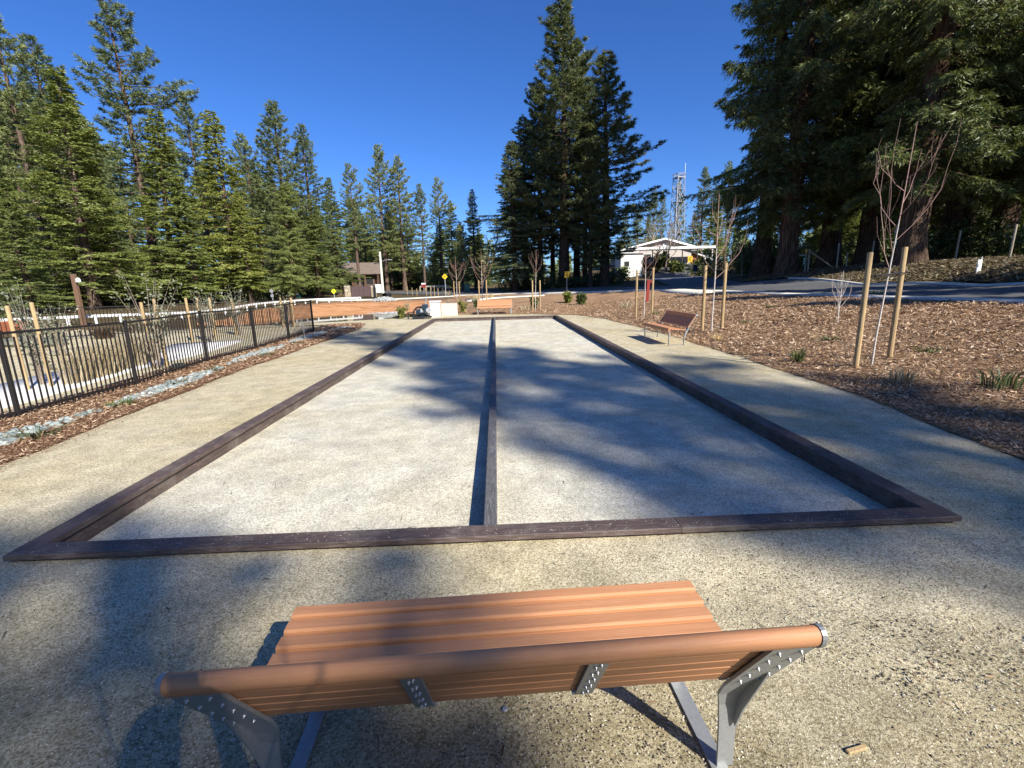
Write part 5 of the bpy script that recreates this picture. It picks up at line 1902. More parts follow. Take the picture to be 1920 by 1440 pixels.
# ------------------------------------------------------------------ lamps and posts
p = gp(719, 559)
H_ = hgt(713, 472, p)
lp = empty('street_lamp', (p[0], p[1], z1(*p)), 0, 'tall pale street lamp pole with a short arm, right of the brown gate', 'street lamp')
m = MB(); m.tube([(0, 0, -.1), (0, 0, H_)], [.155, .115], 16); m.build('pole', M_CONC, lp)
m = MB(); m.tube([(0.1, 0, H_*.79), (.55, 0, H_*.82), (.85, 0, H_*.825)], .03, 8); m.build('arm', M_GALV, lp)
m = MB(); m.box((1.02, 0, H_*.825), (.48, .22, .09), bev=.03); m.build('lamp_head', M_GALV, lp)
p = gp(158, 612)
H_ = hgt(134, 514, p)
lp = empty('lamp_post', (p[0], p[1], z1(*p)), 0, 'square brown wooden post with a small white lamp near its top', 'lamp post')
m = MB(); m.box((0, 0, H_/2-.05), (.17, .17, H_+.1), bev=.012); m.build('post', M_BROWNPOST, lp)
m = MB(); m.box((.12, -.02, H_-.22), (.08, .05, .05)); m.build('bracket', M_GALV, lp)
m = MB(); m.tube([(.20, -.04, H_-.36), (.20, -.04, H_-.22), (.20, -.04, H_-.17)], [.10, .085, .03], 12); m.build('lamp_shade', M_WHITE, lp)


def sign_post(u, vb, vt, pole_r, label, name='road_sign', mat=None, ext=0.0, cat='sign'):
    p = gp(u, vb)
    H = hgt(u, vt, p)
    t = empty(name, (p[0], p[1], z1(*p)), 0, label, cat)
    m = MB(); m.tube([(0, 0, -.1), (0, 0, H+ext)], pole_r, 8); m.build('post', mat or M_GALV, t)
    return t, p, H


def diamond(t, p, H, upx, mat, back=False):
    s = wid(900, 900+upx, p[1])/2
    m = MB()
    c = .12*s
    oct_ = [(s-c, -c), (s-c, c), (c, s-c), (-c, s-c), (-s+c, c), (-s+c, -c), (-c, -s+c), (c, -s+c)]
    vs = [(a, -.06, H-s+b) for a, b in oct_]+[(a, -.045, H-s+b) for a, b in oct_]
    m.add(vs, [tuple(range(8))[::-1], tuple(range(8, 16))]+[(i, (i+1) % 8, 8+(i+1) % 8, 8+i) for i in range(8)])
    return m.build('sign_plate', mat, t), s


def ink(par, s, H, polys, mat=None, name='symbol', y=-.063):
    m = MB()
    for q in polys:
        n = len(q)
        m.add([(a*s, y, H-s+b*s) for a, b in q]+[(a*s, y+.003, H-s+b*s) for a, b in q], [tuple(range(n)), tuple(range(n, 2*n))[::-1]]+[(i, (i+1) % n, n+(i+1) % n, n+i) for i in range(n)])
    return m.build(name, mat or M_INK, par)


t, p, H = sign_post(628, 566, 541, .035, 'lime yellow diamond road sign with a dark arrow, left of the stone gate pillar', ext=-.05)
pl, s = diamond(t, p, H, 10, M_LIME)
ink(pl, s, H, [[(-.08, -.45), (.08, -.45), (.08, .15), (-.08, .15)], [(-.3, .1), (.3, .1), (0, .5)]])
t, p, H = sign_post(836, 556, 513, .04, 'yellow diamond road sign with a black bar symbol, at the far road bend', ext=-.05)
pl, s = diamond(t, p, H, 11, M_YEL)
ink(pl, s, H, [[(-.45, -.10), (.45, -.10), (.45, .04), (-.45, .04)], [(-.3, .04), (-.1, .04), (-.1, .20), (-.3, .2)], [(.1, .04), (.32, .04), (.2, .26)]])
t, p, H = sign_post(513, 572, 541, .035, 'grey back of a diamond road sign on a post, behind the far olive shrubs', ext=-.05)
diamond(t, p, H, 9, M_GALV)
m = MB(); s = wid(900, 906, p[1]); m.box((0, -.05, H-s*2.2), (s*.9, .015, s*.8)); m.build('lower_plate', M_GALV, t)
t, p, H = sign_post(560, 566, 553, .03, 'small teal sign with a white top, on the white rail fence')
s = wid(900, 910, p[1]); m = MB(); m.box((0, -.05, H-s*.25), (s, .02, s*.5)); m.build('sign_plate', M_TEAL, t)
m = MB(); m.box((0, -.05, H+s*.16), (s*.45, .02, s*.32)); m.build('top_plate', M_WHITE, t)


def chevron(u, vb, vt, wpx, label):
    t, p, H = sign_post(u, vb, vt, .035, label)
    s = wid(900, 900+wpx, p[1])/2
    m = MB(); m.box((0, -.052, H-s*1.25), (2*s, .015, s*2.5)); pl = m.build('sign_plate', M_YEL, t)
    ink(pl, s, H-s*.25, [[(.35, .95), (.75, .95), (-.1, 0), (-.55, 0)], [(-.55, 0), (-.1, 0), (.75, -.95), (.35, -.95)]])


chevron(1063, 548, 509, 9, 'yellow chevron sign with a black arrow pointing left, in front of the central clump')
chevron(1292, 517, 480, 9, 'yellow chevron sign with a black arrow pointing left, in front of the carport')
t, p, H = sign_post(1302, 524, 496, .035, 'dark blue rectangular sign seen against the hall bank')
s = wid(900, 908, p[1]); m = MB(); m.box((0, -.05, H-s*.8), (s, .015, s*1.6)); m.build('sign_plate', M_BLUE, t)
t, p, H = sign_post(1320, 512, 482, .03, 'small white notice above a grey plate, right of the chevron by the carport')
s = wid(900, 903, p[1]); m = MB(); m.box((0, -.05, H-s*.9), (s, .015, s*1.8)); m.build('sign_plate', M_WHITE, t)
t, p, H = sign_post(1288, 531, 510, .03, 'short pale marker post at the drive entrance', cat='post')
t, p, H = sign_post(795, 548, 531, .04, 'small red and white sign beyond the far road bend')
s = wid(900, 908, p[1]); m = MB(); m.box((0, -.05, H-s*.5), (s, .02, s)); m.build('sign_plate', M_RED, t)
m = MB(); m.box((0, -.065, H-s*.12), (s*.96, .01, s*.3)); m.build('white_band', M_WHITE, t)

# green street sign post by the cedar trunk
t, p, H = sign_post(1508, 514, 468, .045, 'pale post with a green street sign and a yellow tag, beside the sunlit cedar trunk', mat=M_GREYWOOD)
s = wid(900, 905, p[1])
m = MB(); m.box((-s*.75, -.06, H*.52), (s, .02, s*3.0)); pl = m.build('sign_plate', M_GREEN, t)
m = MB()
for k in range(3): m.box((-s*.75, -.073, H*.52+s*(k-1)*.8), (s*.35, .006, s*.45))
m.build('numerals', M_WHITE, pl)
m = MB(); m.box((-s*1.6, -.06, H*.78), (s*2.6, .025, s*.7)); m.build('cross_plate', M_GREYWOOD, t)
m = MB(); m.box((-s*.35, -.06, H-s*.55), (s*.5, .02, s*1.1)); m.build('yellow_tag', M_YEL, t)

# rustic fence posts on the bank
G_P = 'weathered posts on the bank across the road'
for u, vb, vt, lab in [(1514, 512, 468, 'weathered post touching the green street sign post'), (1568, 505, 456, 'weathered post at the lower end of the diagonal brace'),
                       (1586, 503, 472, 'shorter weathered post right of the diagonal brace'), (1633, 500, 452, 'weathered post just behind the near left stake'),
                       (1790, 490, 432, 'weathered leaning post left of the white marker'), (1892, 486, 421, 'weathered post at the right edge of the picture')]:
    p = gp(u, vb)
    o = stake(p[0], p[1], hgt(u, vt, p), .05, lab, (0.03 if u > 1700 else 0, 0), 'fence_post', G_P, M_GREYWOOD)
    o['category'] = 'post'
pa = gp(1566, 505)
a3 = Vector((pa[0], pa[1], z1(*pa))); b3 = Vector(AT(1516, 469, pa[1]))
m = MB(); m.tube([a3, b3], .05, 8)
tag(m.build('diagonal_brace', M_GREYWOOD), 'weathered pole leaning diagonally between two posts on the bank', 'brace', G_P)
p = gp(1833, 514)
mk = empty('marker_post', (p[0], p[1], z1(*p)), 0, 'short flat white marker post standing in the grass of the bank', 'marker')
s = wid(900, 909, p[1]); H_ = hgt(1834, 487, p)
m = MB(); m.box((0, 0, H_/2-.05), (s, .05, H_+.1), bev=.012); m.build('body', M_WHITE, mk)
m = MB(); m.tube([(s*.3, 0, H_), (s*.32, 0, H_+.12)], .02, 6); m.build('knob', M_WHITE, mk)
# red post behind the small staked tree
p = gp(1213, 567)
rp = empty('red_post', (p[0], p[1], z1(*p)), 0, 'leaning faded red board post with a wider top, behind the small staked tree', 'post')
H_ = hgt(1215, 525, p); s = wid(900, 905.5, p[1])
m = MB(); m.prism([(-s*.5, -.03), (s*.5, -.03), (s*.5, .03), (-s*.5, .03)], -.1, H_*.88); b_ = m.build('board', M_RED, rp)
m = MB(); m.box((.04, 0, H_*.94), (s*1.7, .08, H_*.13), bev=.01); m.build('top_board', M_RED, rp)
rp.rotation_euler = (0, .05, 0)

# ------------------------------------------------------------------ pump, cabinet and concrete block at the pond
p = gp(792, 598)
z0 = z1(*p)
pump = empty('pump', (p[0], p[1], z0), 0, 'dark engine-driven water pump with hoses on the pond edge, left of the white cabinet', 'pump')
m = MB(); m.box((0, 0, .10), (.95, .5, .08), bev=.01); m.build('skid', M_RUBBER, pump)
m = MB(); m.box((.12, 0, .38), (.42, .36, .44), bev=.04); m.box((.18, 0, .66), (.30, .26, .16), bev=.03); m.build('engine_block', M_ENGINE, pump)
m = MB(); m.tube([(-.28, -.05, .32), (-.05, -.05, .32)], [.17, .19], 16); m.build('pump_housing', M_ENGINE, pump)
m = MB(); m.tube([(-.42, -.12, .12), (-.40, -.12, .40), (-.24, -.14, .58), (-.02, -.16, .62), (.15, -.22, .50)], .045, 8); m.tube([(.3, -.2, .2), (.18, -.26, .34), (-.1, -.24, .30), (-.3, -.22, .16)], .035, 8); m.build('hose', M_RUBBER, pump)
m = MB(); m.tube([(.22, 0, .74), (.22, 0, .92), (.28, 0, .99)], .028, 8); m.build('exhaust', M_GALV, pump)
m = MB(); m.tube([(.36, -.16, .44), (.36, -.20, .44)], .13, 16); m.build('flywheel', M_GALV, pump)
m = MB(); m.box((.02, -.19, .44), (.14, .02, .20), bev=.005); m.build('pale_cover', M_GALV, pump)
lt = empty('low_stand', (p[0]-.55, p[1]-.1, z0), 0, 'small low black stand beside the pump', 'stand')
m = MB(); m.box((0, 0, .34), (.34, .3, .03)); m.build('top', M_RUBBER, lt)
for sx in (-1, 1):
    for sy in (-1, 1):
        m = MB(); m.box((sx*.14, sy*.12, .16), (.03, .03, .34)); m.build('leg', M_RUBBER, lt)
pc = gp(816, 594.5)
w_ = wid(807, 826, pc[1]); h_ = hgt(816, 564, pc)
cb = empty('cabinet', (pc[0], pc[1]+.2, z1(*pc)), 0, 'white equipment cabinet with an overhanging lid between the pump and the concrete block', 'cabinet')
m = MB(); m.box((0, 0, h_*.46-.05), (w_*.95, .55, h_*.92+.1), bev=.012); m.build('body', M_WHITE, cb)
m = MB(); m.box((0.02, 0, h_*.95), (w_*1.12, .66, h_*.09), bev=.012); m.build('lid', M_WHITE, cb)
m = MB(); m.box((0, -.279, h_*.45), (w_*.8, .012, h_*.74), bev=.003); dr_ = m.build('door', M_WHITE, cb)
m = MB(); m.box((w_*.3, -.293, h_*.48), (.02, .016, .10)); m.build('handle', M_GALV, dr_)
pc = gp(842, 592)
w_ = wid(826, 857.5, pc[1]); h_ = hgt(842, 569, pc)
cb = empty('concrete_block', (pc[0], pc[1]+.3, z1(*pc)), R_(4), 'pale grey concrete block wall section right of the white cabinet', 'block')
m = MB(); m.box((0, 0, h_*.48-.05), (w_, .45, h_*.96+.1), bev=.015); m.build('wall', M_CONC, cb)
m = MB(); m.box((0, 0, h_*.985), (w_*1.02, .47, h_*.05), bev=.008); m.build('cap', M_CONC, cb)

# ------------------------------------------------------------------ stone pillars with the brown gate
def stone_pillar(u, vb, vt, wpx, label, seed):
    p = gp(u, vb)
    w_ = wid(900, 900+wpx, p[1]); h_ = hgt(u, vt, p)
    t = empty('stone_pillar', (p[0], p[1], z1(*p)), R_(12), label, 'pillar', 'stone pillars of the brown gate')
    m = MB(); m.box((0, 0, h_*.46), (w_*.82, w_*.82, h_*.94)); m.build('core', M_CONC, t)
    r = random.Random(seed)
    zz = 0
    sm = [MB().box((0, 0, 0), (1, 1, 1), bev=.14).mesh('stone', M_PSTONE) for _ in range(1)][0]
    while zz < h_*.90:
        hh = r.uniform(.14, .24)
        if zz+hh > h_*.92: hh = h_*.92-zz
        if hh < .05: break
        for face in range(4):
            x0 = -w_/2
            while x0 < w_/2-.03:
                ww = min(r.uniform(.18, .38), w_/2-x0)
                o = link('stone', sm, t)
                c = Vector((x0+ww/2, -w_*.44, zz+hh/2)); c.rotate(Matrix.Rotation(face*PI/2, 3, 'Z'))
                o.location = c; o.scale = (ww-.02, .14, hh-.02); o.rotation_euler = (0, 0, face*PI/2)
                x0 += ww
        zz += hh
    m = MB(); m.box((0, 0, h_*.965), (w_*1.18, w_*1.18, h_*.07), bev=.03); m.build('cap', M_CONC, t)
    return p, h_


M_PSTONE = rock_mat('pillar_stone', (0.26, 0.20, 0.13), (0.44, 0.37, 0.27), (0.60, 0.53, 0.42), 3.0)
pl_, ph_ = stone_pillar(653, 559, 536, 9.5, 'stone pillar left of the brown gate, at the end of the white rail', 1)
pr_, ph2 = stone_pillar(701.5, 557, 536, 8.5, 'stone pillar right of the brown gate, behind the street lamp', 2)
gt = empty('gate', ((pl_[0]+pr_[0])/2, (pl_[1]+pr_[1])/2+.1, z1((pl_[0]+pr_[0])/2, (pl_[1]+pr_[1])/2)), math.atan2(pr_[1]-pl_[1], pr_[0]-pl_[0]), 'solid dark brown two-leaf gate between the stone pillars', 'gate')
gw = math.hypot(pr_[0]-pl_[0], pr_[1]-pl_[1])-.75
M_GATE = simple('dark_brown_gate', (0.075, 0.042, 0.045), .6, 0, 3, .15)
gboard = MB().box((0, 0, 0), (gw/2/6-.012, .035, ph_*.86), bev=.006).mesh('gate_board', M_GATE)
for leaf in (-1, 1):
    m = MB()
    for zz in (.1, ph_*.88): m.box((leaf*gw/4, .03, zz+.05), (gw/2-.04, .05, .08))
    m.build('gate_frame', M_GATE, gt)
    for k in range(6):
        link('gate_board', gboard, gt, (leaf*gw/4+(k-2.5)*gw/2/6, 0, ph_*.5))
# white cabinet behind, green transformer box, picnic style rail
def box_cab(u, vb, vt, wpx, mat, label, name, dep=.9, door=True):
    p = gp(u, vb)
    w_ = wid(900, 900+wpx, p[1]); h_ = hgt(u, vt, p)
    t = empty(name, (p[0], p[1], z1(*p)), R_(6), label, 'cabinet')
    m = MB(); m.box((0, 0, h_*.46), (w_, dep, h_*.94), bev=.02); m.build('body', mat, t)
    m = MB(); m.box((0, 0, h_*.965), (w_*1.05, dep*1.06, h_*.07), bev=.015); m.build('lid', mat, t)
    for sx in (-1, 1):
        m = MB(); m.box((sx*w_*.235, -dep/2-.008, h_*.46), (w_*.43, .014, h_*.74), bev=.003); d_ = m.build('door', mat, t)
        m = MB(); m.box((sx*w_*.06, -dep/2-.024, h_*.48), (.03, .02, .14)); m.build('handle', M_GALV, d_)


box_cab(712, 549, 533, 13, M_WHITE, 'white utility cabinet beside the road behind the street lamp', 'utility_cabinet')
box_cab(876, 546, 532, 10, M_BOXG, 'pale green transformer box on the lawn near the central clump', 'transformer_box')
p0_, p1_ = gp(788, 546), gp(842, 545)
gr_ = empty('guard_rail', (p0_[0], p0_[1], z1(*p0_)), 0, 'low pale guard rail along the inside of the far road bend', 'guard rail')
d_ = Vector((p1_[0]-p0_[0], p1_[1]-p0_[1], z1(*p1_)-z1(*p0_)))
m = MB(); m.box(d_/2+Vector((0, 0, .62)), (d_.length, .07, .20), rot=d_.to_track_quat('X', 'Z').to_matrix(), bev=.02); m.build('rail', M_CONC, gr_)
for k in range(6):
    m = MB(); c = d_*(k/5); m.box((c.x, c.y, c.z+.28), (.14, .14, .62)); m.build('post', M_GREYWOOD, gr_)

# ------------------------------------------------------------------ brown cabin among the trees, left
p = gp(622, 553)
cbn = empty('cabin', (p[0], p[1]+14, z1(p[0], p[1]+14)), R_(10), 'brown cabin with a low pitched shake roof under the trees behind the white rail', 'cabin')
cw = wid(585, 655, p[1]+14)
M_CABIN = simple('brown_cabin_wall', (0.11, 0.058, 0.035), .85, 0, 4, .25)
M_SHAKE = simple('weathered_shake_roof', (0.16, 0.125, 0.10), .9, 0, 4, .3, .4)
m = MB(); m.box((0, 0, 1.25), (cw*.9, 6, 2.5)); m.build('wall', M_CABIN, cbn)
m = MB(); hw = cw*.56
m.add([(-hw, -3.9, 2.45), (hw, -3.9, 2.45), (hw, 0, 4.1), (-hw, 0, 4.1), (-hw, -3.9, 2.63), (hw, -3.9, 2.63), (hw, 0, 4.3), (-hw, 0, 4.3), (-hw, 3.9, 2.45), (hw, 3.9, 2.45), (-hw, 3.9, 2.63), (hw, 3.9, 2.63)],
      [(0, 3, 2, 1), (4, 5, 6, 7), (0, 1, 5, 4), (1, 2, 6, 5), (3, 0, 4, 7), (8, 9, 2, 3), (10, 7, 6, 11), (8, 10, 11, 9), (9, 11, 6, 2), (8, 3, 7, 10)])
m.build('roof', M_SHAKE, cbn)
for k in range(3):
    m = MB(); m.box(((k-1)*cw*.26, -3.012, 1.45), (1.15, .03, 1.1)); f_ = m.build('window', M_SHAKE, cbn)
    m = MB(); m.box(((k-1)*cw*.26, -3.034, 1.45), (.98, .02, .93)); m.build('pane', M_INK, f_)
for k in range(4):
    m = MB(); m.box((-hw*.86+k*hw*.573, -3.7, 1.2), (.16, .16, 2.5)); m.build('porch_post', M_CABIN, cbn)

# ------------------------------------------------------------------ hall with carport, shed
def L3(u, v, y): return Vector(AT(u, v, y))


HY = 76.0
pb_ = AT(1255, 496, HY)
hall = empty('hall', (float(pb_[0]), HY, z1(float(pb_[0]), HY)), 0, 'long pale hall with a white metal roof and open gable facing the courts', 'building')
hx, hz = hall.location.x, hall.location.z
M_HALLW = simple('pale_hall_siding', (0.52, 0.47, 0.43), .85, 0, 2.5, .08, kind='Object')
M_METALROOF = simple('white_metal_roof', (0.58, 0.58, 0.59), .45, .0, 2.0, .06)
M_GABLE = simple('dusky_pink_gable', (0.40, 0.335, 0.31), .85, 0, 3, .08)
xl, xr_ = AT(1188, 480, HY)[0]-hx, AT(1296, 480, HY)[0]-hx
zt = AT(1245, 447, HY)[2]-hz; ze = AT(1190, 467, HY)[2]-hz
xa = AT(1245, 447, HY)[0]-hx
dep = 15.0
m = MB()
m.add([(xl, 0, -.5), (xr_, 0, -.5), (xr_, 0, ze), (xl, 0, ze), (xl, dep, -.5), (xr_, dep, -.5), (xr_, dep, ze), (xl, dep, ze)], [(0, 1, 2, 3), (5, 4, 7, 6), (1, 5, 6, 2), (4, 0, 3, 7)])
m.build('wall', M_HALLW, hall)
m = MB(); g_ = [(xl, 0.003, ze), (xr_, 0.003, ze), (xa, 0.003, zt-.15)]
m.add(g_+[(a, dep, c) for a, b, c in g_], [(0, 1, 2), (5, 4, 3)]); gb_ = m.build('gable', M_GABLE, hall)
bw_ = (xr_-xl)/26
m = MB()
for k in range(1, 26):
    xx = xl+bw_*k
    top_ = ze+(zt-.15-ze)*(1-abs(xx-xa)/((xa-xl) if xx < xa else (xr_-xa)))
    if top_-ze > .15: m.box((xx, -.012, (ze+top_)/2), (.05, .03, top_-ze-.1))
m.build('batten', M_GABLE, gb_)
m = MB(); m.box((xa+.3, -.05, ze+(zt-ze)*.30), (.95, .12, .55)); m.build('vent', M_WHITE, gb_)
ov = .7
xl2 = AT(1160, 469, HY)[0]-hx
for sx, xe in ((0, xl2), (1, xr_+1.6)):
    zz = ze-.12 if sx == 0 else ze-.18
    m = MB()
    q = [(xa, -ov, zt), (xa, dep+ov, zt), (xe, dep+ov, zz), (xe, -ov, zz)]
    if sx: q = q[::-1]
    m.add(q+[(a, b, c-.14) for a, b, c in q], [(0, 1, 2, 3), (7, 6, 5, 4)]+[(i, 4+i, 4+(i+1) % 4, (i+1) % 4) for i in range(4)])
    rf = m.build('roof', M_METALROOF, hall)
    m = MB()
    for k in range(1, 18):
        yy = -ov+(dep+2*ov)*k/18
        a = Vector((xa, yy, zt+.02)); b = Vector((xe, yy, zz+.02))
        m.box((a+b)/2, ((a-b).length, .05, .05), rot=(b-a).to_track_quat('X', 'Z').to_matrix())
    m.build('roof_seam', M_METALROOF, rf)
    a = Vector((xa, -ov-.04, zt-.09)); b = Vector((xe, -ov-.04, zz-.09))
    m = MB(); m.box((a+b)/2, ((a-b).length, .06, .26), rot=(b-a).to_track_quat('X', 'Z').to_matrix()); m.build('barge_board', M_WHITE, rf)
for k, (ua, ub) in enumerate([(1206, 1222), (1228, 1240), (1246, 1256)]):
    x0, x1 = AT(ua, 480, HY)[0]-hx, AT(ub, 480, HY)[0]-hx
    zc = AT(1230, 481, HY)[2]-hz
    m = MB(); m.box(((x0+x1)/2, -.03, zc), (x1-x0, .08, .95)); f_ = m.build('window', M_WHITE, hall)
    m = MB(); m.box(((x0+x1)/2, -.065, zc), ((x1-x0)*.86, .02, .78)); m.build('pane', M_INK, f_)
# carport
cy_ = HY-6.0
c0, c1 = AT(1192, 466, cy_), AT(1341, 463, cy_)
cpt = empty('carport', (float(c0[0]), cy_, z1(float(c0[0]), cy_)), 0, 'long flat white carport roof on thin dark posts in front of the hall', 'carport')
cz = float(c0[2])-cpt.location.z
cl_ = float(c1[0]-c0[0])
M_SHADEM = simple('dark_metal_post', (0.05, 0.05, 0.05), .6, .2)
m = MB(); m.box((cl_/2, 2.4, cz), (cl_, 4.8, .12)); m.build('roof', M_METALROOF, cpt)
m = MB(); m.box((cl_/2, -.03, cz-.02), (cl_+.1, .05, .34)); m.build('fascia', M_WHITE, cpt)
for k in range(6):
    xx = .3+(cl_-.6)*k/5
    zb = z1(cpt.location.x+xx, cy_)-cpt.location.z
    m = MB(); m.box((xx, .15, (zb+cz)/2-.1), (.13, .13, cz-zb)); m.build('post', M_SHADEM if k not in (0, 5) else M_WHITE, cpt)
# annex to the right
ay = HY+1.0
a0, a1 = AT(1283, 494, ay), AT(1334, 492, ay)
an = empty('annex', (float(a0[0]), ay, hz), 0, 'brown gabled annex with a white edged roof at the right end of the carport', 'building')
aw = float(a1[0]-a0[0]); az_ = AT(1310, 477, ay)[2]-hz
M_ANX = simple('red_brown_siding', (0.25, 0.105, 0.06), .85, 0, 3, .15)
m = MB(); m.box((aw*.3, 4, az_/2-.2), (aw*.6, 8, az_+.4)); m.build('wall', M_ANX, an)
m = MB(); m.box((aw*.8, 4, az_/2-.5), (aw*.4, 8, az_-.3)); m.build('side_wall', M_HALLW, an)
m = MB(); q = [(-.4, -.5, az_+1.0), (-.4, 8.5, az_+1.0), (aw+.5, 8.5, az_-.9), (aw+.5, -.5, az_-.9)][::-1]
m.add(q+[(a, b, c-.2) for a, b, c in q], [(0, 1, 2, 3), (7, 6, 5, 4)]+[(i, 4+i, 4+(i+1) % 4, (i+1) % 4) for i in range(4)]); m.build('roof', M_METALROOF, an)
m = MB(); m.box((aw*.75, -.03, az_*.42), (aw*.3, .06, 1.0)); f_ = m.build('window', M_WHITE, an)
m = MB(); m.box((aw*.75, -.065, az_*.42), (aw*.26, .02, .84)); m.build('pane', M_INK, f_)
# shed
sy = HY-9
s0, s1 = AT(1164, 496, sy), AT(1205, 494, sy)
sh_ = empty('shed', (float(s0[0]), sy, z1(float(s0[0]+s1[0])/2, sy)), 0, 'small bright white shed with one dark window, left of the carport', 'shed')
sw_ = float(s1[0]-s0[0]); shh = AT(1185, 475, sy)[2]-sh_.location.z
m = MB(); m.box((sw_/2, 1.6, shh/2-.3), (sw_, 3.2, shh+.6)); m.build('wall', M_WHITE, sh_)
m = MB()
for k in range(1, 14): m.box((sw_*k/14, -.012, shh/2-.2), (.03, .02, shh+.3))
m.build('batten', M_WHITE, sh_)
m = MB(); m.box((sw_/2, 1.6, shh+.06), (sw_+.4, 3.7, .14)); m.build('roof', M_METALROOF, sh_)
m = MB(); m.box((sw_*.27, -.03, shh*.55), (.75, .06, .75)); f_ = m.build('window', M_GALV, sh_)
m = MB(); m.box((sw_*.27, -.064, shh*.55), (.62, .02, .62)); m.build('pane', M_INK, f_)
m = MB(); m.box((sw_*.76, -.03, shh*.42), (.95, .05, shh*.8)); d_ = m.build('door', M_WHITE, sh_)
m = MB(); m.tube([(sw_*.76+.36, -.06, shh*.42), (sw_*.76+.36, -.12, shh*.42)], .035, 8); m.build('handle', M_GALV, d_)

# ------------------------------------------------------------------ lattice tower
ty = 112.0
tb = AT(1268, 450, ty)
tw_ = empty('lattice_tower', (float(tb[0]), ty, z1(float(tb[0]), ty)), R_(14), 'grey steel lattice lookout tower with a railed top platform behind the hall', 'tower')
tz = float(AT(1268, 326, ty)[2])-tw_.location.z
tplat = float(AT(1268, 334, ty)[2])-tw_.location.z
hb, ht_ = wid(1256, 1282, ty)*.43, wid(1259, 1277, ty)*.38
lv = [0, .2, .4, .58, .74, .88, 1.0]
def half_at(t): return hb+(ht_-hb)*t
for sx, sy2 in ((-1, -1), (1, -1), (1, 1), (-1, 1)):
    m = MB(); m.tube([(sx*hb, sy2*hb, -.3), (sx*ht_, sy2*ht_, tplat)], .10, 8); m.build('leg', M_GALV, tw_)
for i in range(len(lv)-1):
    h0, h1 = half_at(lv[i]), half_at(lv[i+1]); z0_, z1_ = tplat*lv[i], tplat*lv[i+1]
    mh, md = MB(), MB()
    C0 = [(-h0, -h0, z0_), (h0, -h0, z0_), (h0, h0, z0_), (-h0, h0, z0_)]; C1 = [(-h1, -h1, z1_), (h1, -h1, z1_), (h1, h1, z1_), (-h1, h1, z1_)]
    for k in range(4):
        mh.tube([C1[k], C1[(k+1) % 4]], .05, 6)
        md.tube([C0[k], C1[(k+1) % 4]], .04, 6); md.tube([C0[(k+1) % 4], C1[k]], .04, 6)
    mh.build('ring', M_GALV, tw_); md.build('diagonal', M_GALV, tw_)
    if i % 2 == 1:
        m = MB(); m.box((0, 0, z1_+.05), (h1*1.7, h1*1.7, .08)); m.build('landing', M_GALV, tw_)
m = MB(); a_s = []
for i in range(6):
    z0_, z1_ = tplat*lv[i], tplat*lv[i+1]; hh = half_at(lv[i])*.7; sg = 1 if i % 2 else -1
    m.box((0, hh*.3*sg, (z0_+z1_)/2), (math.hypot(2*hh, z1_-z0_), .5, .06), rot=Vector((2*hh*sg, 0, z1_-z0_)).to_track_quat('X', 'Z').to_matrix())
m.build('stair', M_GALV, tw_)
m = MB(); m.box((0, 0, tplat+.06), (ht_*2.3, ht_*2.3, .16)); pf = m.build('platform', M_GALV, tw_)
m = MB()
for zz in (tplat+.65, tz):
    for k in range(4):
        c = [(-1, -1), (1, -1), (1, 1), (-1, 1)]
        m.tube([(c[k][0]*ht_*1.1, c[k][1]*ht_*1.1, zz), (c[(k+1) % 4][0]*ht_*1.1, c[(k+1) % 4][1]*ht_*1.1, zz)], .045, 6)
for a in np.linspace(-1, 1, 5):
    for b, ax in ((-1, 0), (1, 0), (-1, 1), (1, 1)):
        xx, yy = (a, b) if ax == 0 else (b, a)
        m.tube([(xx*ht_*1.1, yy*ht_*1.1, tplat), (xx*ht_*1.1, yy*ht_*1.1, tz)], .035, 6)
m.build('railing', M_GALV, tw_)
m = MB(); m.tube([(ht_, -ht_, tplat), (ht_, -ht_, float(AT(1278, 307, ty)[2])-tw_.location.z)], .05, 6); m.build('antenna', M_WHITE, tw_)

# bare deciduous trees near the hall and the central clump
def bare_tree(u, v, Y, vt, label, seed, spread, mat=None):
    x = float(AT(u, v, Y)[0]); z = z1(x, Y)
    t = empty('bare_tree', (x, Y, z), 0, label, 'tree')
    H = float(AT(u, vt, Y)[2])-z
    r = random.Random(seed)
    m = MB(); m2 = MB()
    def grow(p, d, L, rad, dep):
        q = [p]; dd = d.copy()
        for k in range(4):
            dd = (dd+Vector((r.gauss(0, .13), r.gauss(0, .13), .06))).normalized(); q.append(q[-1]+dd*L/4)
        (m if dep < 2 else m2).tube(q, [rad, rad*.88, rad*.76, rad*.66, rad*.55], 6 if dep < 2 else 4, False)
        if dep >= 4: return
        for k in range(3 if dep else 5):
            s = r.randint(2, 4)
            a = Vector((r.gauss(0, 1), r.gauss(0, 1), r.uniform(.3, 1.1))).normalized()
            grow(q[s], (dd*.75+a*spread).normalized(), L*r.uniform(.55, .78), rad*.5, dep+1)
    grow(Vector((0, 0, -.1)), Vector((0, 0, 1)), H*.36, H*.016, 0)
    m.build('trunk', mat or M_TWIG, t); m2.build('twigs', mat or M_TWIG, t)


bare_tree(1252, 420, 70, 385, 'large bare tree with grey twigs in front of the hall gable', 5, .62)
bare_tree(905, 460, 66, 372, 'bare grey tree between the dark fir and the central clump', 8, .6)
bare_tree(1395, 470, 46, 400, 'bare tangle of grey twigs at the foot of the left cedar', 13, .9)
bare_tree(1220, 440, 84, 395, 'slim bare tree behind the white roof', 15, .5)
bare_tree(1005, 500, 60, 468, 'small bare tree under the central clump', 18, .7)

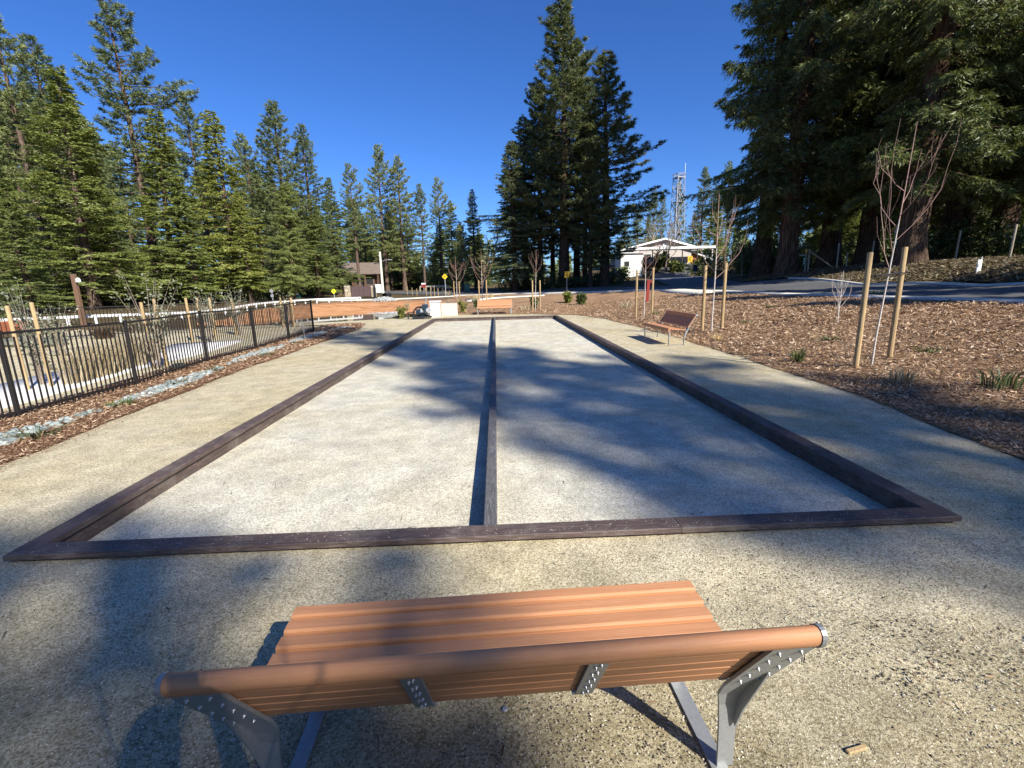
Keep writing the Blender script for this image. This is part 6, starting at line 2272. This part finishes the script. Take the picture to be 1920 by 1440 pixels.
# ------------------------------------------------------------------ small finds on the ground by the near bench
p = W(947, 1330, 0.0)
m = MB(); m.tube([(0, 0, -.004), (0, 0, .003), (0, 0, .006)], [.013, .0125, .008], 20)
tag(m.build('metal_disc', M_GALV, None, (p[0], p[1], 0.002)), 'small round grey metal disc lying in the granite behind the near bench', 'disc')

# ------------------------------------------------------------------ the person taking the picture (only the shadow falls into view)
def make_person(x, y):
    root = empty('person', (x, y, 0), 0, 'person in a dark jacket standing behind the near bench, holding up a phone', 'person')
    J = {'pelvis': ((0, 0, .93), (.155, .115)), 'waist': ((0, .0, 1.06), (.14, .105)), 'chest': ((0, -.01, 1.28), (.165, .12)), 'neck': ((0, .005, 1.45), (.062, .062)),
         'jaw': ((0, .035, 1.54), (.066, .078)), 'skull': ((0, .02, 1.635), (.078, .094)), 'crown': ((0, .01, 1.70), (.055, .065))}
    E = [('pelvis', 'waist'), ('waist', 'chest'), ('chest', 'neck'), ('neck', 'jaw'), ('jaw', 'skull'), ('skull', 'crown')]
    for s, n in ((-1, 'l'), (1, 'r')):
        J.update({n+'sh': ((s*.185, -.01, 1.385), (.068, .07)), n+'el': ((s*.235, .10, 1.17), (.050, .050)), n+'wr': ((s*.085, .235, 1.50), (.029, .032)), n+'palm': ((s*.066, .25, 1.565), (.022, .036)),
                  n+'hip': ((s*.095, 0, .84), (.092, .098)), n+'kn': ((s*.105, .015, .50), (.062, .066)), n+'an': ((s*.11, -.01, .10), (.042, .048)), n+'ball': ((s*.125, .12, .045), (.042, .034)), n+'toe': ((s*.128, .18, .036), (.034, .026))})
        E += [('chest', n+'sh'), (n+'sh', n+'el'), (n+'el', n+'wr'), (n+'wr', n+'palm'), ('pelvis', n+'hip'), (n+'hip', n+'kn'), (n+'kn', n+'an'), (n+'an', n+'ball'), (n+'ball', n+'toe')]
        for f in range(5):
            if f < 4:
                b0 = (s*(.062-.004*f), .236+.017*f, 1.600); b1 = (s*(.050-.006*f), .238+.014*f, 1.632-.005*abs(f-1)); b2 = (s*(.034-.003*f), .240+.012*f, 1.652-.008*abs(f-1))
            else:
                b0 = (s*.058, .222, 1.556); b1 = (s*.044, .214, 1.585); b2 = (s*.036, .216, 1.610)
            for k, b in enumerate((b0, b1, b2)):
                J['%sf%d%d' % (n, f, k)] = (b, (.0095-.0012*k, .0095-.0012*k))
            E += [(n+'palm', '%sf%d0' % (n, f)), ('%sf%d0' % (n, f), '%sf%d1' % (n, f)), ('%sf%d1' % (n, f), '%sf%d2' % (n, f))]
    keys = list(J)
    me = bpy.data.meshes.new('body')
    me.from_pydata([J[k][0] for k in keys], [(keys.index(a), keys.index(b)) for a, b in E], [])
    o = bpy.data.objects.new('body', me); col.objects.link(o)
    mod = o.modifiers.new('skin', 'SKIN'); mod.use_smooth_shade = True
    for i, k in enumerate(keys):
        me.skin_vertices[0].data[i].radius = J[k][1]
        me.skin_vertices[0].data[i].use_root = (k == 'pelvis')
    sub = o.modifiers.new('sub', 'SUBSURF'); sub.levels = 2; sub.render_levels = 2
    dg = bpy.context.evaluated_depsgraph_get()
    ev = bpy.data.meshes.new_from_object(o.evaluated_get(dg))
    o.modifiers.clear(); o.data = ev
    ev.materials.clear()
    for m_ in (simple('dark_jacket', (0.03, 0.035, 0.05), .85), simple('blue_jeans', (0.05, 0.07, 0.12), .9), simple('skin_tone', (0.50, 0.31, 0.22), .55), simple('brown_shoe', (0.06, 0.035, 0.02), .6)):
        ev.materials.append(m_)
    for p_ in ev.polygons:
        c = p_.center
        if c.z > 1.47 and (abs(c.x) < .12 and c.y < .15 or c.y > .2): mi = 2
        elif c.z < .10: mi = 3
        elif c.z < .95 and abs(c.x) < .3: mi = 1
        else: mi = 0
        p_.material_index = mi
        p_.use_smooth = True
    o.parent = root
    m = MB()
    for k in range(7):
        t = k/6
    V, F = [], []
    n1, n2 = 16, 8
    for i in range(n2+1):
        for k in range(n1):
            a = 2*PI*k/n1; ph = (i/n2)*PI*.62
            V.append((.088*math.sin(ph)*math.cos(a), -.006+.103*math.sin(ph)*math.sin(a)-(.012 if math.sin(a) > .3 else 0), 1.635+.125*math.cos(ph)))
    for i in range(n2):
        for k in range(n1):
            F.append((i*n1+k, (i+1)*n1+k, (i+1)*n1+(k+1) % n1, i*n1+(k+1) % n1))
    F = [f for f in F if not (sum(V[i][1] for i in f)/4 > .045 and sum(V[i][2] for i in f)/4 < 1.685)]
    m.add(V, F, True); m.build('hair', simple('dark_brown_hair', (0.025, 0.015, 0.010), .7), root)
    m = MB()
    for s in (-1, 1):
        m.tube([(s*.082, .012, 1.585), (s*.096, .008, 1.60), (s*.094, .004, 1.635), (s*.082, .008, 1.645)], [.010, .014, .014, .008], 8)
    m.build('ear', bpy.data.materials['skin_tone'], root)
    m = MB(); m.tube([(0, .105, 1.635), (0, .122, 1.605), (0, .128, 1.588), (0, .104, 1.578)], [.009, .012, .015, .009], 8); m.build('nose', bpy.data.materials['skin_tone'], root)
    for s in (-1, 1):
        m = MB(); m.tube([(s*.032, .090, 1.632), (s*.032, .101, 1.632)], [.012, .009], 10); m.build('eye', M_INK, root)
    m = MB(); m.tube([(-.022, .098, 1.553), (0, .110, 1.552), (.022, .098, 1.553)], [.004, .0065, .004], 6); m.build('mouth', simple('lip_tone', (0.33, 0.13, 0.11), .5), root)
    return root


make_person(0.0, -0.30)
m = MB(); m.box((0, 0, 0), (.076, .008, .150), bev=.003)
ph = m.build('phone', M_RUBBER, None, (0, -.05, 1.625))
tag(ph, 'black phone held up in both hands by the person behind the bench', 'phone')

M_CLOD = rock_mat('dark_soil_clod', (0.10, 0.08, 0.05), (0.20, 0.16, 0.10), (0.32, 0.26, 0.17), 30.0)
for k, (u, v, sx, sy, n) in enumerate([(1700, 1178, .17, .09, 70), (1800, 1245, .22, .11, 90), (1690, 1275, .15, .08, 50), (1900, 1200, .10, .08, 30), (1790, 1400, .16, .06, 40)]):
    p = W(u, v, 0.0)
    scatter_stones('soil_clods', n, p[0], p[1], sx, sy, .002, .008, M_CLOD, ['dark scuffed soil clods right of the bench end', 'larger patch of dark soil clods farther right of the bench', 'small soil clods below the larger patch', 'soil clods at the right edge of the picture', 'dark soil clods at the lower right corner'][k], 'soil', 0, 700+k, 0.0)
p = W(1606, 1408, 0.0)
m = MB(); m.box((p[0], p[1], .008), (.085, .018, .010), rot=Matrix.Rotation(.2, 3, 'Z'), bev=.003)
tag(m.build('wood_splinter', M_STAKE), 'pale wood splinter lying on the granite at the lower right', 'splinter')

# grit and needles lying on the timber and on the courts
grit('grit', 350, CX0+.15, CX1-.15, CY0+.02, CY0+.135, .0018, .0045, M_GRITC, 'pale grit spilled on the front timber of the court border', 35, TH)
_r = np.random.default_rng(77)
for nm, n_, xa_, xb_, ya_, yb_, dz_, lab in [('fallen_needles', 520, CX0+.2, CX1-.2, CY0+.2, 12.0, -.096, 'brown needles and twigs fallen on the near half of the courts'),
                                             ('fallen_needles', 420, -4.6, 4.5, .9, 2.7, .004, 'brown needles and twigs fallen on the granite round the bench'),
                                             ('fallen_needles', 260, 3.2, 4.9, 2.8, 14.0, .004, 'brown needles fallen on the path right of the courts'),
                                             ('fallen_needles', 200, -4.9, -3.3, 2.8, 14.0, .004, 'brown needles fallen on the path left of the courts')]:
    P = np.stack([_r.uniform(xa_, xb_, n_), ya_+(yb_-ya_)*_r.uniform(0, 1, n_)**1.8], 1)
    chip_points(nm, P, 78+n_, M_BROWNG, lab, .03, .085, dz_)
    o_ = [x for x in col.objects if x.get('label') == lab][0]
    o_['category'] = 'needles'
    me_ = o_.data
    co_ = np.empty(len(me_.vertices)*3, np.float32); me_.vertices.foreach_get('co', co_); co_ = co_.reshape(-1, 4, 3)
    mid_ = (co_[:, 1]+co_[:, 3])/2
    for j_ in (1, 3): co_[:, j_] = mid_+(co_[:, j_]-mid_)*.3
    me_.vertices.foreach_set('co', co_.reshape(-1)); me_.update()
